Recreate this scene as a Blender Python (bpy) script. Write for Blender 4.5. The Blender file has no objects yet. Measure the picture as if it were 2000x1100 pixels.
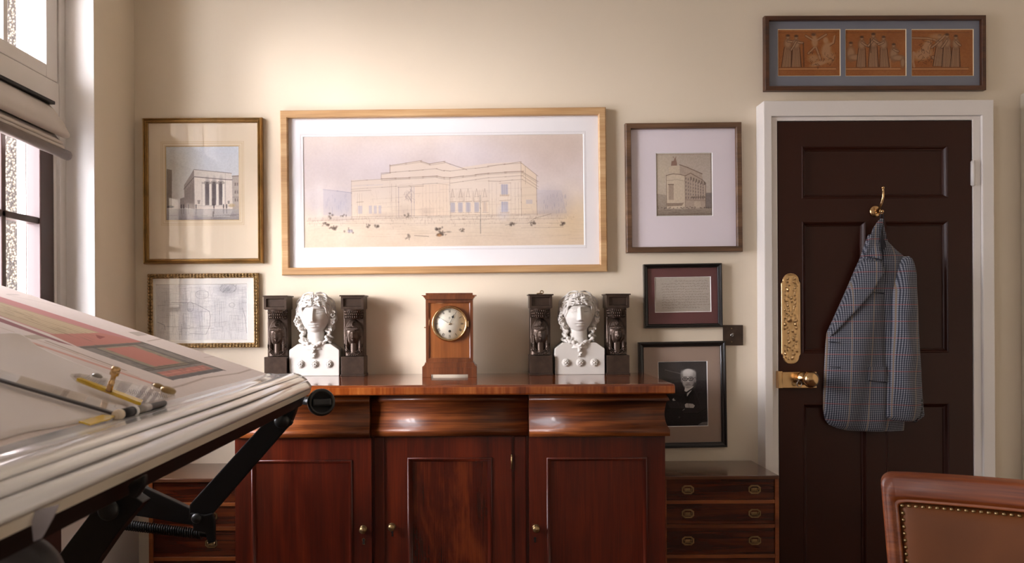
import bpy, bmesh, math, random
import numpy as np
from mathutils import Vector, Matrix
scene = bpy.context.scene
COL = scene.collection
R = math.radians

# ---------------------------------------------------------------- camera
CAM_D, CAM_Z, FPX, CX, CY, ROLL = 3.2, 1.23, 1600.0, 940.0, 612.0, R(0.3)
cam_data = bpy.data.cameras.new('camera')
cam = bpy.data.objects.new('camera', cam_data)
COL.objects.link(cam)
cam_data.sensor_width = 36.0
cam_data.lens = 36.0 * FPX / 2000.0
cam_data.shift_x = (1000 - CX) / 2000.0
cam_data.shift_y = (CY - 550) / 2000.0
cam_data.clip_start = 0.02
cam.matrix_world = Matrix.Translation((0, -CAM_D, CAM_Z)) @ Matrix.Rotation(R(90), 4, 'X') @ Matrix.Rotation(-ROLL, 4, 'Z')
scene.camera = cam

# ---------------------------------------------------------------- light
scene.view_settings.view_transform = 'Standard'
scene.view_settings.look = 'None'
scene.view_settings.gamma = 1.0
scene.view_settings.exposure = 0.12
scene.view_settings.use_curve_mapping = False
world = bpy.data.worlds.new('overcast_sky')
scene.world = world
world.use_nodes = True
bg = world.node_tree.nodes['Background']
bg.inputs['Color'].default_value = (0.93, 0.92, 1.0, 1)
bg.inputs['Strength'].default_value = 21.0
sun_d = bpy.data.lights.new('veiled_sun', 'SUN')
sun_d.energy = 6.0
sun_d.angle = R(20)
sun_d.color = (1.0, 0.95, 0.96)
sun = bpy.data.objects.new('veiled_sun', sun_d)
COL.objects.link(sun)
sun.location = (-6, -3.5, 3)
sun.rotation_euler = Vector((-0.83, -0.54, 0.15)).to_track_quat('Z', 'Y').to_euler()
def portal(name, y0, y1, z0, z1, x):
    d = bpy.data.lights.new(name, 'AREA')
    d.shape = 'RECTANGLE'
    d.size = abs(y1 - y0); d.size_y = abs(z1 - z0)
    d.cycles.is_portal = True
    o = bpy.data.objects.new(name, d)
    COL.objects.link(o)
    o.location = (x, (y0 + y1) / 2, (z0 + z1) / 2)
    o.rotation_euler = Vector((-1, 0, 0)).to_track_quat('Z', 'Y').to_euler()
    m = Matrix(((0, 0, -1), (1, 0, 0), (0, 1, 0))).transposed()
    o.matrix_world = Matrix.Translation(o.location) @ Matrix(((0, 0, -1), (-1, 0, 0), (0, 1, 0))).to_4x4()
WIN = [(-1.55, -0.332), (-4.55, -3.50), (-5.60, -4.75)]  # the last two openings are unseen, added to light the room
SILL, HEAD = 0.85, 2.55
for i, (a, b) in enumerate(WIN):
    portal('window_daylight', a, b, SILL, HEAD, -1.83)

# ---------------------------------------------------------------- geometry of the photograph: pixel + distance -> place in the room
def P(px, py, d=3.2):
    u, v = px - CX, CY - py
    c, s = math.cos(ROLL), math.sin(ROLL)
    u, v = u * c + v * s, -u * s + v * c
    return Vector((u * d / FPX, d - CAM_D, CAM_Z + v * d / FPX))

# ---------------------------------------------------------------- mesh helpers
class MB:
    def __init__(self):
        self.v, self.f, self.sm = [], [], []
    def add(self, vs, fs, smooth=False):
        n = len(self.v)
        self.v += [tuple(p) for p in vs]
        self.f += [tuple(i + n for i in f) for f in fs]
        self.sm += [smooth] * len(fs)
        return self
    def box(self, x0, x1, y0, y1, z0, z1, b=0.0):
        x0, x1 = min(x0, x1), max(x0, x1); y0, y1 = min(y0, y1), max(y0, y1); z0, z1 = min(z0, z1), max(z0, z1)
        if b <= 0:
            vs = [(x, y, z) for x in (x0, x1) for y in (y0, y1) for z in (z0, z1)]
            return self.add(vs, [(0, 1, 3, 2), (4, 6, 7, 5), (0, 4, 5, 1), (2, 3, 7, 6), (0, 2, 6, 4), (1, 5, 7, 3)])
        b = min(b, (x1 - x0) * .49, (y1 - y0) * .49, (z1 - z0) * .49)
        bm = bmesh.new()
        bmesh.ops.create_cube(bm, size=1)
        for q in bm.verts:
            q.co = Vector(((x0 + x1) / 2 + q.co.x * (x1 - x0), (y0 + y1) / 2 + q.co.y * (y1 - y0), (z0 + z1) / 2 + q.co.z * (z1 - z0)))
        bmesh.ops.bevel(bm, geom=list(bm.edges), offset=b, segments=2, profile=0.6, affect='EDGES')
        return self.bm(bm)
    def bm(self, bm, smooth=False, M=None):
        bm.verts.index_update()
        vs = [(M @ q.co if M else q.co.copy()) for q in bm.verts]
        fs = [[q.index for q in f.verts] for f in bm.faces]
        bm.free()
        return self.add(vs, fs, smooth)
    def prism(self, poly, y0, y1, b=0.0, axis='y', smooth=False):
        """poly (a,b) outline extruded along an axis: axis y -> (x,z); x -> (y,z); z -> (x,y)"""
        def m(a, c, t):
            return {'y': (a, t, c), 'x': (t, a, c), 'z': (a, c, t)}[axis]
        bm = bmesh.new()
        vs = [bm.verts.new(m(a, c, y0)) for a, c in poly]
        f = bm.faces.new(vs)
        r = bmesh.ops.extrude_face_region(bm, geom=[f])
        for q in r['geom']:
            if isinstance(q, bmesh.types.BMVert):
                q.co = Vector(m(*( (q.co.x, q.co.z) if axis == 'y' else (q.co.y, q.co.z) if axis == 'x' else (q.co.x, q.co.y)), y1))
        bmesh.ops.recalc_face_normals(bm, faces=list(bm.faces))
        if b > 0:
            bmesh.ops.bevel(bm, geom=list(bm.edges), offset=b, segments=2, profile=0.6, affect='EDGES')
        return self.bm(bm, smooth)
    def tube(self, pts, r, n=10, cap=True, smooth=True):
        pts = [Vector(p) for p in pts]
        rs = r if isinstance(r, (list, tuple)) else [r] * len(pts)
        vs, fs = [], []
        prev = None
        for i, p in enumerate(pts):
            t = (pts[min(i + 1, len(pts) - 1)] - pts[max(i - 1, 0)]).normalized()
            if prev is None:
                a = t.orthogonal().normalized()
            else:
                a = (prev - t * prev.dot(t)).normalized()
            prev = a
            b = t.cross(a)
            for k in range(n):
                w = 2 * math.pi * k / n
                vs.append(p + (a * math.cos(w) + b * math.sin(w)) * rs[i])
        for i in range(len(pts) - 1):
            for k in range(n):
                k2 = (k + 1) % n
                fs.append((i * n + k, i * n + k2, (i + 1) * n + k2, (i + 1) * n + k))
        self.add(vs, fs, smooth)
        if cap:
            m = len(pts) - 1
            self.add(vs[:n], [tuple(reversed(range(n)))])
            self.add(vs[m * n:], [tuple(range(n))])
        return self
    def lathe(self, prof, origin, axis, n=24, smooth=True):
        """prof: (radius, height along axis)"""
        axis = Vector(axis).normalized(); o = Vector(origin)
        a = axis.orthogonal().normalized(); b = axis.cross(a)
        vs, fs = [], []
        for r, h in prof:
            for k in range(n):
                w = 2 * math.pi * k / n
                vs.append(o + axis * h + (a * math.cos(w) + b * math.sin(w)) * max(r, 1e-5))
        for i in range(len(prof) - 1):
            for k in range(n):
                k2 = (k + 1) % n
                fs.append((i * n + k, i * n + k2, (i + 1) * n + k2, (i + 1) * n + k))
        return self.add(vs, fs, smooth)
    def ball(self, c, r, n=10, m=7):
        r = r if isinstance(r, (tuple, list)) else (r, r, r)
        vs = [(c[0], c[1], c[2] - r[2])]
        for i in range(1, m):
            th = math.pi * i / m
            for k in range(n):
                w = 2 * math.pi * k / n
                vs.append((c[0] + r[0] * math.sin(th) * math.cos(w), c[1] + r[1] * math.sin(th) * math.sin(w), c[2] - r[2] * math.cos(th)))
        vs.append((c[0], c[1], c[2] + r[2]))
        fs = []
        for k in range(n):
            k2 = (k + 1) % n
            fs.append((0, 1 + k2, 1 + k))
            fs.append((len(vs) - 1, 1 + (m - 2) * n + k, 1 + (m - 2) * n + k2))
            for i in range(m - 2):
                fs.append((1 + i * n + k, 1 + i * n + k2, 1 + (i + 1) * n + k2, 1 + (i + 1) * n + k))
        return self.add(vs, fs, True)
    def grid(self, rows, smooth=True, close_u=False):
        """rows: list of equally long point lists"""
        n = len(rows[0]); vs = [p for r in rows for p in r]; fs = []
        for i in range(len(rows) - 1):
            for k in range(n if close_u else n - 1):
                k2 = (k + 1) % n
                fs.append((i * n + k, i * n + k2, (i + 1) * n + k2, (i + 1) * n + k))
        return self.add(vs, fs, smooth)
    def ring(self, rects, smooth=False):
        """rects: list of (x0,x1,z0,z1,y) joined by bands (a mitred moulding)"""
        vs = []
        for x0, x1, z0, z1, y in rects:
            vs += [(x0, y, z0), (x1, y, z0), (x1, y, z1), (x0, y, z1)]
        fs = []
        for i in range(len(rects) - 1):
            for k in range(4):
                k2 = (k + 1) % 4
                fs.append((i * 4 + k, i * 4 + k2, i * 4 + 4 + k2, i * 4 + 4 + k))
        return self.add(vs, fs, smooth)
    def xf(self, M):
        self.v = [tuple(M @ Vector(p)) for p in self.v]
        return self

def wloc(o):
    m = Matrix.Identity(4); l = Vector((0, 0, 0))
    while o is not None:
        l = Matrix.LocRotScale(o.location, o.rotation_euler, None) @ l
        o = o.parent
    return l
def obj(name, mb, mat, parent=None, world=True, origin=None, recalc=True, smooth_angle=None, solid=0.0, sub=0):
    """one mesh object; verts given in room coordinates (world=True, parent unrotated) or in the parent's own"""
    me = bpy.data.meshes.new(name)
    off = Vector((0, 0, 0))
    if world and parent is not None: off = wloc(parent)
    elif parent is None and origin is not None: off = Vector(origin)
    me.from_pydata([(p[0] - off.x, p[1] - off.y, p[2] - off.z) for p in mb.v], [], mb.f)
    me.polygons.foreach_set('use_smooth', mb.sm)
    if recalc:
        bm = bmesh.new(); bm.from_mesh(me)
        bmesh.ops.remove_doubles(bm, verts=list(bm.verts), dist=1e-6)
        bmesh.ops.recalc_face_normals(bm, faces=list(bm.faces))
        bm.to_mesh(me); bm.free()
    me.update()
    if mat is not None:
        me.materials.append(mat)
    o = bpy.data.objects.new(name, me)
    COL.objects.link(o)
    if parent is not None: o.parent = parent
    elif origin is not None: o.location = origin
    if solid:
        m = o.modifiers.new('thickness', 'SOLIDIFY'); m.thickness = solid; m.offset = 0
    if sub:
        m = o.modifiers.new('smooth', 'SUBSURF'); m.levels = sub; m.render_levels = sub
    return o
def tag(o, label=None, cat=None, group=None, kind=None):
    if label: o['label'] = label
    if cat: o['category'] = cat
    if group: o['group'] = group
    if kind: o['kind'] = kind
    return o
def thing(name, label, cat, loc, rot=(0, 0, 0), group=None, kind=None):
    o = bpy.data.objects.new(name, None)
    o.empty_display_size = 0.05
    COL.objects.link(o)
    o.location = loc; o.rotation_euler = rot
    return tag(o, label, cat, group, kind)
def copy_tree(o, parent=None):
    c = o.copy(); COL.objects.link(c)
    c.parent = parent
    for ch in list(o.children):
        copy_tree(ch, c)
    return c
def struct(name, mb, mat, label=None, parent=None):
    o = obj(name, mb, mat, parent)
    o['kind'] = 'structure'
    if label: o['label'] = label
    return o
def baked(o):
    """replace a mesh by its modified self"""
    dg = bpy.context.evaluated_depsgraph_get()
    me = bpy.data.meshes.new_from_object(o.evaluated_get(dg))
    mats = [m for m in o.data.materials]
    o.modifiers.clear(); o.data = me
    if not me.materials:
        for m in mats: me.materials.append(m)
    me.polygons.foreach_set('use_smooth', [True] * len(me.polygons))
    return o
def fuse(o, voxel, it=2, fac=0.5):
    m = o.modifiers.new('remesh', 'REMESH'); m.mode = 'VOXEL'; m.voxel_size = voxel
    if it:
        s = o.modifiers.new('smooth', 'SMOOTH'); s.iterations = it; s.factor = fac
    return baked(o)

# ---------------------------------------------------------------- materials
def lin(c):
    c = np.asarray(c, dtype=float)
    return np.where(c <= 0.04045, c / 12.92, ((c + 0.055) / 1.055) ** 2.4)
def rgb(r, g, b):
    return tuple(float(x) for x in lin(np.array([r, g, b]) / 255.0)) + (1.0,)
def base(name):
    m = bpy.data.materials.new(name); m.use_nodes = True
    nt = m.node_tree
    return m, nt, nt.nodes['Principled BSDF']
def nd(nt, t, **kw):
    n = nt.nodes.new(t)
    for k, v in kw.items():
        if k in n.inputs.keys(): n.inputs[k].default_value = v
        else: setattr(n, k, v)
    return n
def coords(nt, scale=(1, 1, 1), kind='Object'):
    tc = nt.nodes.new('ShaderNodeTexCoord'); mp = nt.nodes.new('ShaderNodeMapping')
    mp.inputs['Scale'].default_value = scale
    nt.links.new(tc.outputs[kind], mp.inputs['Vector'])
    return mp.outputs['Vector']
def ramp(nt, fac, stops):
    r = nt.nodes.new('ShaderNodeValToRGB')
    e = r.color_ramp.elements
    while len(e) < len(stops): e.new(0.5)
    for i, (p, c) in enumerate(stops):
        e[i].position = p; e[i].color = c
    nt.links.new(fac, r.inputs['Fac'])
    return r.outputs['Color']
def bump(nt, b, h, strength=0.2, dist=0.002):
    n = nt.nodes.new('ShaderNodeBump')
    n.inputs['Strength'].default_value = strength; n.inputs['Distance'].default_value = dist
    nt.links.new(h, n.inputs['Height']); nt.links.new(n.outputs['Normal'], b.inputs['Normal'])
def plain(name, c, rough=0.5, metal=0.0, coat=0.0, var=0.06, scale=6.0, bmp=0.0, bscale=80.0, bdist=0.002, spec=0.5):
    m, nt, b = base(name)
    n = nd(nt, 'ShaderNodeTexNoise', Scale=scale, Detail=4.0)
    nt.links.new(coords(nt), n.inputs['Vector'])
    c = rgb(*c) if max(c) > 1.0 else tuple(c) + (1.0,)
    lo = tuple(max(0, x * (1 - var)) for x in c[:3]) + (1,); hi = tuple(min(1, x * (1 + var)) for x in c[:3]) + (1,)
    nt.links.new(ramp(nt, n.outputs['Fac'], [(0.3, lo), (0.7, hi)]), b.inputs['Base Color'])
    b.inputs['Roughness'].default_value = rough; b.inputs['Metallic'].default_value = metal
    b.inputs['Coat Weight'].default_value = coat; b.inputs['Coat Roughness'].default_value = 0.06
    b.inputs['Specular IOR Level'].default_value = spec
    if bmp:
        n2 = nd(nt, 'ShaderNodeTexNoise', Scale=bscale, Detail=6.0)
        nt.links.new(coords(nt), n2.inputs['Vector'])
        bump(nt, b, n2.outputs['Fac'], bmp, bdist)
    return m
def wood(name, dark, mid, light, axis='x', rough=0.28, coat=0.3, figure=1.0, fine=1.0, stretch=14.0, coat_r=0.08):
    m, nt, b = base(name)
    s = [stretch] * 3; s['xyz'.index(axis)] = 1.0
    n1 = nd(nt, 'ShaderNodeTexNoise', Scale=0.9 * figure, Detail=5.0, Roughness=0.6, Distortion=0.8)
    nt.links.new(coords(nt, s), n1.inputs['Vector'])
    s2 = [110.0 * fine] * 3; s2['xyz'.index(axis)] = 3.0
    n2 = nd(nt, 'ShaderNodeTexNoise', Scale=2.0, Detail=3.0)
    nt.links.new(coords(nt, s2), n2.inputs['Vector'])
    n3 = nd(nt, 'ShaderNodeTexNoise', Scale=3.0 * figure, Detail=2.0)
    nt.links.new(coords(nt), n3.inputs['Vector'])
    mx = nd(nt, 'ShaderNodeMath', operation='MULTIPLY_ADD'); nt.links.new(n2.outputs['Fac'], mx.inputs[0]); mx.inputs[1].default_value = 0.35
    nt.links.new(n1.outputs['Fac'], mx.inputs[2])
    m2 = nd(nt, 'ShaderNodeMath', operation='MULTIPLY_ADD'); nt.links.new(n3.outputs['Fac'], m2.inputs[0]); m2.inputs[1].default_value = 0.25
    nt.links.new(mx.outputs[0], m2.inputs[2])
    col = ramp(nt, m2.outputs[0], [(0.58, rgb(*dark)), (0.78, rgb(*mid)), (1.0, rgb(*light))])
    nt.links.new(col, b.inputs['Base Color'])
    b.inputs['Roughness'].default_value = rough
    b.inputs['Coat Weight'].default_value = coat; b.inputs['Coat Roughness'].default_value = coat_r
    bump(nt, b, n2.outputs['Fac'], 0.06, 0.0005)
    return m
def glass_mat(name, tint=(1, 1, 1), gloss=1.0, rough=0.0):
    """thin clear pane: passes light straight on, mirrors by Fresnel"""
    m = bpy.data.materials.new(name); m.use_nodes = True
    nt = m.node_tree; nt.nodes.clear()
    out = nt.nodes.new('ShaderNodeOutputMaterial'); mix = nt.nodes.new('ShaderNodeMixShader')
    t = nt.nodes.new('ShaderNodeBsdfTransparent'); g = nt.nodes.new('ShaderNodeBsdfGlossy')
    t.inputs['Color'].default_value = tuple(tint) + (1,); g.inputs['Roughness'].default_value = rough
    ge = nt.nodes.new('ShaderNodeNewGeometry')
    dt = nd(nt, 'ShaderNodeVectorMath', operation='DOT_PRODUCT')
    nt.links.new(ge.outputs['Incoming'], dt.inputs[0]); nt.links.new(ge.outputs['Normal'], dt.inputs[1])
    ab = nd(nt, 'ShaderNodeMath', operation='ABSOLUTE'); nt.links.new(dt.outputs['Value'], ab.inputs[0])
    om = nd(nt, 'ShaderNodeMath', operation='SUBTRACT'); om.inputs[0].default_value = 1.0; nt.links.new(ab.outputs[0], om.inputs[1])
    pw = nd(nt, 'ShaderNodeMath', operation='POWER'); nt.links.new(om.outputs[0], pw.inputs[0]); pw.inputs[1].default_value = 5.0
    mu = nd(nt, 'ShaderNodeMath', operation='MULTIPLY_ADD'); mu.inputs[1].default_value = 0.96 * gloss; mu.inputs[2].default_value = 0.04 * gloss
    nt.links.new(pw.outputs[0], mu.inputs[0]); nt.links.new(mu.outputs[0], mix.inputs[0])
    nt.links.new(t.outputs[0], mix.inputs[1]); nt.links.new(g.outputs[0], mix.inputs[2]); nt.links.new(mix.outputs[0], out.inputs[0])
    return m
def painted(name, rough=0.8):
    m, nt, b = base(name)
    a = nt.nodes.new('ShaderNodeVertexColor'); a.layer_name = 'paint'
    nt.links.new(a.outputs['Color'], b.inputs['Base Color'])
    b.inputs['Roughness'].default_value = rough
    b.inputs['Specular IOR Level'].default_value = 0.2
    return m

M = {}
M['wall_far'] = plain('pale_wall_paint', (224, 216, 204), 0.8, var=0.03)
M['wall_side'] = plain('buff_wall_paint', (220, 208, 186), 0.8, var=0.03)
M['wall'] = plain('cream_wall_paint', (222, 208, 186), 0.75, var=0.02, scale=2.0, bmp=0.12, bscale=35, bdist=0.004)
M['white_paint'] = plain('white_gloss_paint', (226, 220, 214), 0.35, var=0.02, scale=3, bmp=0.05, bscale=30)
M['ceiling'] = plain('white_ceiling_paint', (215, 208, 196), 0.8, var=0.02)
M['floor'] = wood('floor_boards', (52, 30, 18), (80, 48, 28), (104, 68, 42), 'y', 0.4, 0.1)
M['sash'] = plain('dark_brown_sash_paint', (64, 42, 38), 0.35, var=0.05)
M['glass'] = glass_mat('window_glass')
M['pic_glass'] = glass_mat('picture_glass', gloss=0.9)
M['door'] = plain('dark_brown_door_paint', (50, 21, 12), 0.36, var=0.06, bmp=0.04, bscale=40, coat=0.0, spec=0.25)
M['mahog_h'] = wood('mahogany_across', (46, 17, 7), (98, 47, 17), (156, 86, 38), 'x', 0.36, 0.12, figure=1.6)
M['mahog_top'] = wood('mahogany_top', (72, 26, 10), (112, 50, 18), (150, 80, 36), 'x', 0.16, 0.7, coat_r=0.04)
M['mahog_v'] = wood('mahogany_upright', (52, 12, 6), (78, 22, 9), (106, 36, 14), 'z', 0.28, 0.35)
M['mahog_panel'] = wood('mahogany_flame_panel', (46, 10, 5), (76, 22, 8), (120, 48, 18), 'z', 0.25, 0.4, figure=2.2, stretch=6)
M['mahog_h'].node_tree.nodes['Principled BSDF'].inputs['Specular IOR Level'].default_value = 0.3
M['edge'] = wood('mahogany_cross_banding', (84, 32, 10), (140, 66, 22), (186, 108, 48), 'z', 0.22, 0.5, figure=2.0, stretch=5, fine=.5)
M['rose'] = wood('rosewood_drawer', (28, 8, 4), (62, 22, 10), (96, 42, 18), 'x', 0.25, 0.35, figure=2.0)
M['rose_top'] = wood('rosewood_top', (60, 34, 22), (88, 52, 34), (112, 72, 50), 'x', 0.22, 0.45)
M['rail'] = wood('chest_rail', (92, 44, 18), (124, 64, 28), (150, 86, 44), 'x', 0.3, 0.3)
M['brass'] = plain('polished_brass', (204, 168, 122), 0.22, 1.0, var=0.1, scale=30)
M['brass_old'] = plain('aged_brass', (156, 132, 94), 0.38, 1.0, var=0.2, scale=60)
M['black_metal'] = plain('black_enamelled_metal', (18, 15, 15), 0.45, var=0.15, spec=0.3)
M['black_plastic'] = plain('black_plastic', (28, 28, 28), 0.35, var=0.1)
M['grey_plastic'] = plain('grey_plastic', (66, 62, 62), 0.5, var=0.1)
M['steel'] = plain('steel', (150, 145, 140), 0.3, 1.0, var=0.1)
M['dark'] = plain('keyhole_dark', (10, 8, 7), 0.8)
M['plaster'] = plain('white_plaster', (200, 195, 188), 0.7, var=0.02, scale=20)
M['bronze'] = plain('dark_bronze', (70, 56, 47), 0.36, 0.55, var=0.25, scale=40, bmp=0.1, bscale=120, bdist=0.001)
M['paper'] = plain('drafting_paper', (206, 192, 182), 0.75, var=0.02)
M['art'] = painted('artwork_print')
# ================================================================ the room
XL, XR, ZC, YF = -1.35, 2.75, 3.1, -5.7
m = MB(); m.box(-1.83, XR + .2, 0.0, 0.2, 0, ZC); struct('wall_back', m, M['wall'])
m = MB(); m.box(XR, XR + .2, YF, 0.0, 0, ZC); struct('wall_right', m, M['wall_side'])
m = MB(); m.box(-1.83, XR + .2, YF - .2, YF, 0, ZC); struct('wall_front', m, M['wall_far'])
m = MB(); m.box(-1.83, XR + .2, YF - .2, .2, -0.1, 0); struct('floor', m, M['floor'])
m = MB(); m.box(-1.83, XR + .2, YF - .2, .2, ZC, ZC + .12); struct('ceiling', m, M['ceiling'])
m = MB()
edges = [0.0] + [v for a, b in WIN for v in (b, a)] + [YF]
for i in range(0, len(edges), 2):
    m.box(-1.83, XL, edges[i], edges[i + 1], 0, ZC)
for a, b in WIN:
    m.box(-1.83, XL, a, b, 0, SILL)
    m.box(-1.83, XL, a, b, HEAD, ZC)
struct('wall_left', m, M['wall'])
# rough-cast outer jamb beyond the glass
pm, nt, b_ = base('pebbledash_render')
n_ = nd(nt, 'ShaderNodeTexVoronoi', Scale=120.0); nt.links.new(coords(nt), n_.inputs['Vector'])
nt.links.new(ramp(nt, n_.outputs['Distance'], [(0.10, rgb(122, 113, 100)), (0.35, rgb(92, 83, 70)), (0.6, rgb(38, 32, 27))]), b_.inputs['Base Color'])
b_.inputs['Roughness'].default_value = 0.95
bump(nt, b_, n_.outputs['Distance'], 0.8, 0.006)
M['pebble'] = pm
m = MB()
for a, b in WIN:
    m.box(-2.02, -1.575, b, b - .075, SILL - .02, HEAD); 
struct('wall_outside', m, pm, 'pebbledashed outer jamb seen through the window')
m = MB(); m.box(-1.575, -1.535, WIN[0][1], WIN[0][1] - .085, SILL, HEAD)
m.box(-1.56, -1.535, WIN[0][1] - .085, WIN[0][1] - .105, SILL, HEAD)
struct('trim_1', m, M['white_paint'], 'white outer window casing beyond the glass')

m = MB(); m.box(-1.4495, XL - .0005, WIN[0][1] - .004, WIN[0][1], SILL + .036, HEAD); struct('trim_8', m, M['white_paint'], 'white lining of the window reveal')

def window(name, y1, y0, full):
    """y1 far jamb, y0 near jamb; face towards the room at X=-1.46"""
    root = thing(name, None, None, (-1.46, (y0 + y1) / 2, SILL), kind='structure')
    f = MB()
    f.box(-1.535, -1.45, y1, y1 - .043, SILL, HEAD, .003); f.box(-1.535, -1.45, y0, y0 + .043, SILL, HEAD, .003)
    f.box(-1.535, -1.45, y1 - .043, y0 + .043, HEAD - .06, HEAD, .003)
    f.box(-1.535, -1.452, y1 - .043, y0 + .043, 1.90, 2.028, .003)
    f.box(-1.535, -1.40, y1 - .001, y0 + .001, SILL, SILL + .035, .006)
    f.box(-1.535, -1.462, y1 - .043, y1 - .06, SILL + .035, 1.90, .002); f.box(-1.535, -1.462, y0 + .043, y0 + .06, SILL + .035, 1.90, .002)
    obj('window_frame', f, M['white_paint'], root)
    ya, yb = y1 - .046, y0 + .046
    c = MB()
    c.box(-1.515, -1.455, ya, ya - .072, 2.031, HEAD - .063, .004); c.box(-1.515, -1.455, yb, yb + .072, 2.031, HEAD - .063, .004)
    c.box(-1.515, -1.455, ya - .072, yb + .072, 2.031, 2.075, .004); c.box(-1.515, -1.455, ya - .072, yb + .072, HEAD - .12, HEAD - .063, .004)
    yy = y1 - .345
    while yy > yb + .12:
        c.box(-1.51, -1.46, yy - .012, yy + .012, 2.075, HEAD - .12, .003); yy -= .235
    cas = obj('casement', c, M['white_paint'], root)
    g = MB(); g.box(-1.487, -1.484, ya - .07, yb + .07, 2.073, HEAD - .118); obj('pane', g, M['glass'], cas)
    s = MB(); ya, yb = y1 - .061, y0 + .061
    s.box(-1.51, -1.463, ya, ya - .085, SILL + .036, 1.898, .003); s.box(-1.51, -1.463, yb, yb + .085, SILL + .036, 1.898, .003)
    s.box(-1.51, -1.463, ya - .085, yb + .085, SILL + .036, SILL + .12, .003); s.box(-1.51, -1.463, ya - .085, yb + .085, 1.83, 1.898, .003)
    yy = y1 - .345
    while yy > yb + .12:
        s.box(-1.505, -1.468, yy - .011, yy + .011, SILL + .12, 1.83, .003); yy -= .235
    for zz in (1.545, 1.255):
        s.box(-1.505, -1.468, ya - .085, yb + .085, zz - .011, zz + .011, .003)
    sash = obj('sash', s, M['sash'], root)
    g = MB(); g.box(-1.488, -1.485, ya - .083, yb + .083, SILL + .118, 1.832); obj('pane', g, M['glass'], sash)
    return root
for i, (a, b) in enumerate(WIN):  # only the first is in view; the others are added for their daylight
    window('window_%d' % (i + 1), b, a, i == 0)

# roman blind half raised over the window
M['blind'] = plain('blind_linen', (200, 190, 180), 0.85, var=0.03, scale=8, bmp=0.2, bscale=300, bdist=0.0006)
bl = thing('roman_blind', 'grey linen roman blind drawn up over the window beside the drafting table', 'blind', (-1.42, -0.9, 1.76))
m = MB(); y0, y1 = -0.455, -1.40
hb = MB(); hb.box(-1.449, -1.425, y0 + .003, y1, 1.937, 1.948, .002); obj('head_rail', hb, M['black_metal'], bl)
prof = [(-1.445, 1.936), (-1.43, 1.92), (-1.40, 1.875), (-1.382, 1.838), (-1.384, 1.829), (-1.398, 1.826), (-1.425, 1.84)]
rows = []
for k in range(13):
    y = y0 + (y1 - y0) * k / 12
    rows.append([(x, y - (.012 * (1 - (z - 1.826) / .11) if k == 0 else 0) * -1, z + .02 * k / 12) for x, z in prof])
m.grid(rows); obj('fold', m, M['blind'], bl, solid=.003, recalc=False)
for j, (dz, dx) in enumerate(((-.018, .0), (-.033, .004))):
    m = MB(); prof = [(-1.43, 1.845), (-1.405 + dx, 1.832 + dz), (-1.392 + dx, 1.826 + dz), (-1.393 + dx, 1.819 + dz), (-1.43, 1.822 + dz)]
    rows = [[(x, y0 - .012 + (y1 - y0) * k / 6, z + .02 * k / 6) for x, z in prof] for k in range(7)]
    m.grid(rows); obj('fold', m, M['blind'], bl, solid=.003, recalc=False)
m = MB(); m.tube([(-1.398, y0 + .028, 1.771), (-1.398, y1, 1.796)], .0165, 20); obj('bottom_bar', m, plain('taupe_bar', (112, 98, 90), 0.4, var=.05), bl)

# wall below the window
m = MB(); m.box(XL, XL + .012, -.50, -.60, .12, .83, .003); struct('trim_2', m, M['white_paint'], 'white upright strip below the window')
m = MB(); m.box(XL, XL + .02, -.61, -1.45, .12, .80, .004); struct('trim_3', m, M['sash'], 'brown panel below the window')
m = MB(); m.box(XL, XL + .008, -.001, -.498, .12, .83, .002); struct('trim_7', m, M['white_paint'], 'white dado panel below the window reveal')
m = MB(); m.box(XL, XL + .02, -.02, -5.6, 0, .118, .004); struct('baseboard_left', m, M['white_paint'])
m = MB(); m.box(XL + .021, 1.07, -.02, 0, 0, .15, .004); struct('baseboard_back', m, M['white_paint'])
# boxed-in casing right of the door
m = MB(); m.box(2.105, 2.42, -.085, 0, 0, 2.075, .012); struct('trim_4', m, plain('pale_casing_paint', (214, 206, 190), .5, var=.02), 'pale boxed casing at the right edge')

# ---------------------------------------------------------------- door frame and door
XD0, XD1, ZD = P(1520.5, 600, 3.125).x, P(1899, 600, 3.125).x, P(1700, 237, 3.125).z
XA0, XA1, ZA = P(1478.5, 600, 3.2).x, P(1943, 600, 3.113).x, P(1700, 196, 3.113).z
m = MB()
def casing(m, o0, o1, zt, i0, i1, zi, yf, yb):
    poly = [(o0, 0), (o0, zt), (o1, zt), (o1, 0), (i1, 0), (i1, zi), (i0, zi), (i0, 0)]
    m.prism(poly, yf, yb, .003)
casing(m, XA0, XA1, ZA, XA0 + .031, XA1 - .044, ZA - .058, -.087, 0)
struct('trim_5', m, M['white_paint'], 'white door casing')
m = MB(); casing(m, XA0 + .0312, XA1 - .0442, ZA - .0582, XD0 - .002, XD1 + .003, ZD + .003, -.077, 0)
struct('trim_6', m, M['white_paint'], 'inner step of the white door frame')
door = thing('door_1', 'dark brown six-panel door with brass fittings', None, ((XD0 + XD1) / 2, -.04, 0.005), kind='structure')
def dz(py): return P(1700, py, 3.125).z
def dx(px): return P(px, 600, 3.125).x
yfr = -.075
m = MB()
xs = [(dx(1567), dx(1853))]
panels = [(dx(1567), dx(1853), dz(388), dz(285)), (dx(1567), dx(1692), dz(690), dz(432)), (dx(1728), dx(1853), dz(690), dz(432)),
          (dx(1567), dx(1692), .22, dz(788)), (dx(1728), dx(1853), .22, dz(788))]
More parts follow.
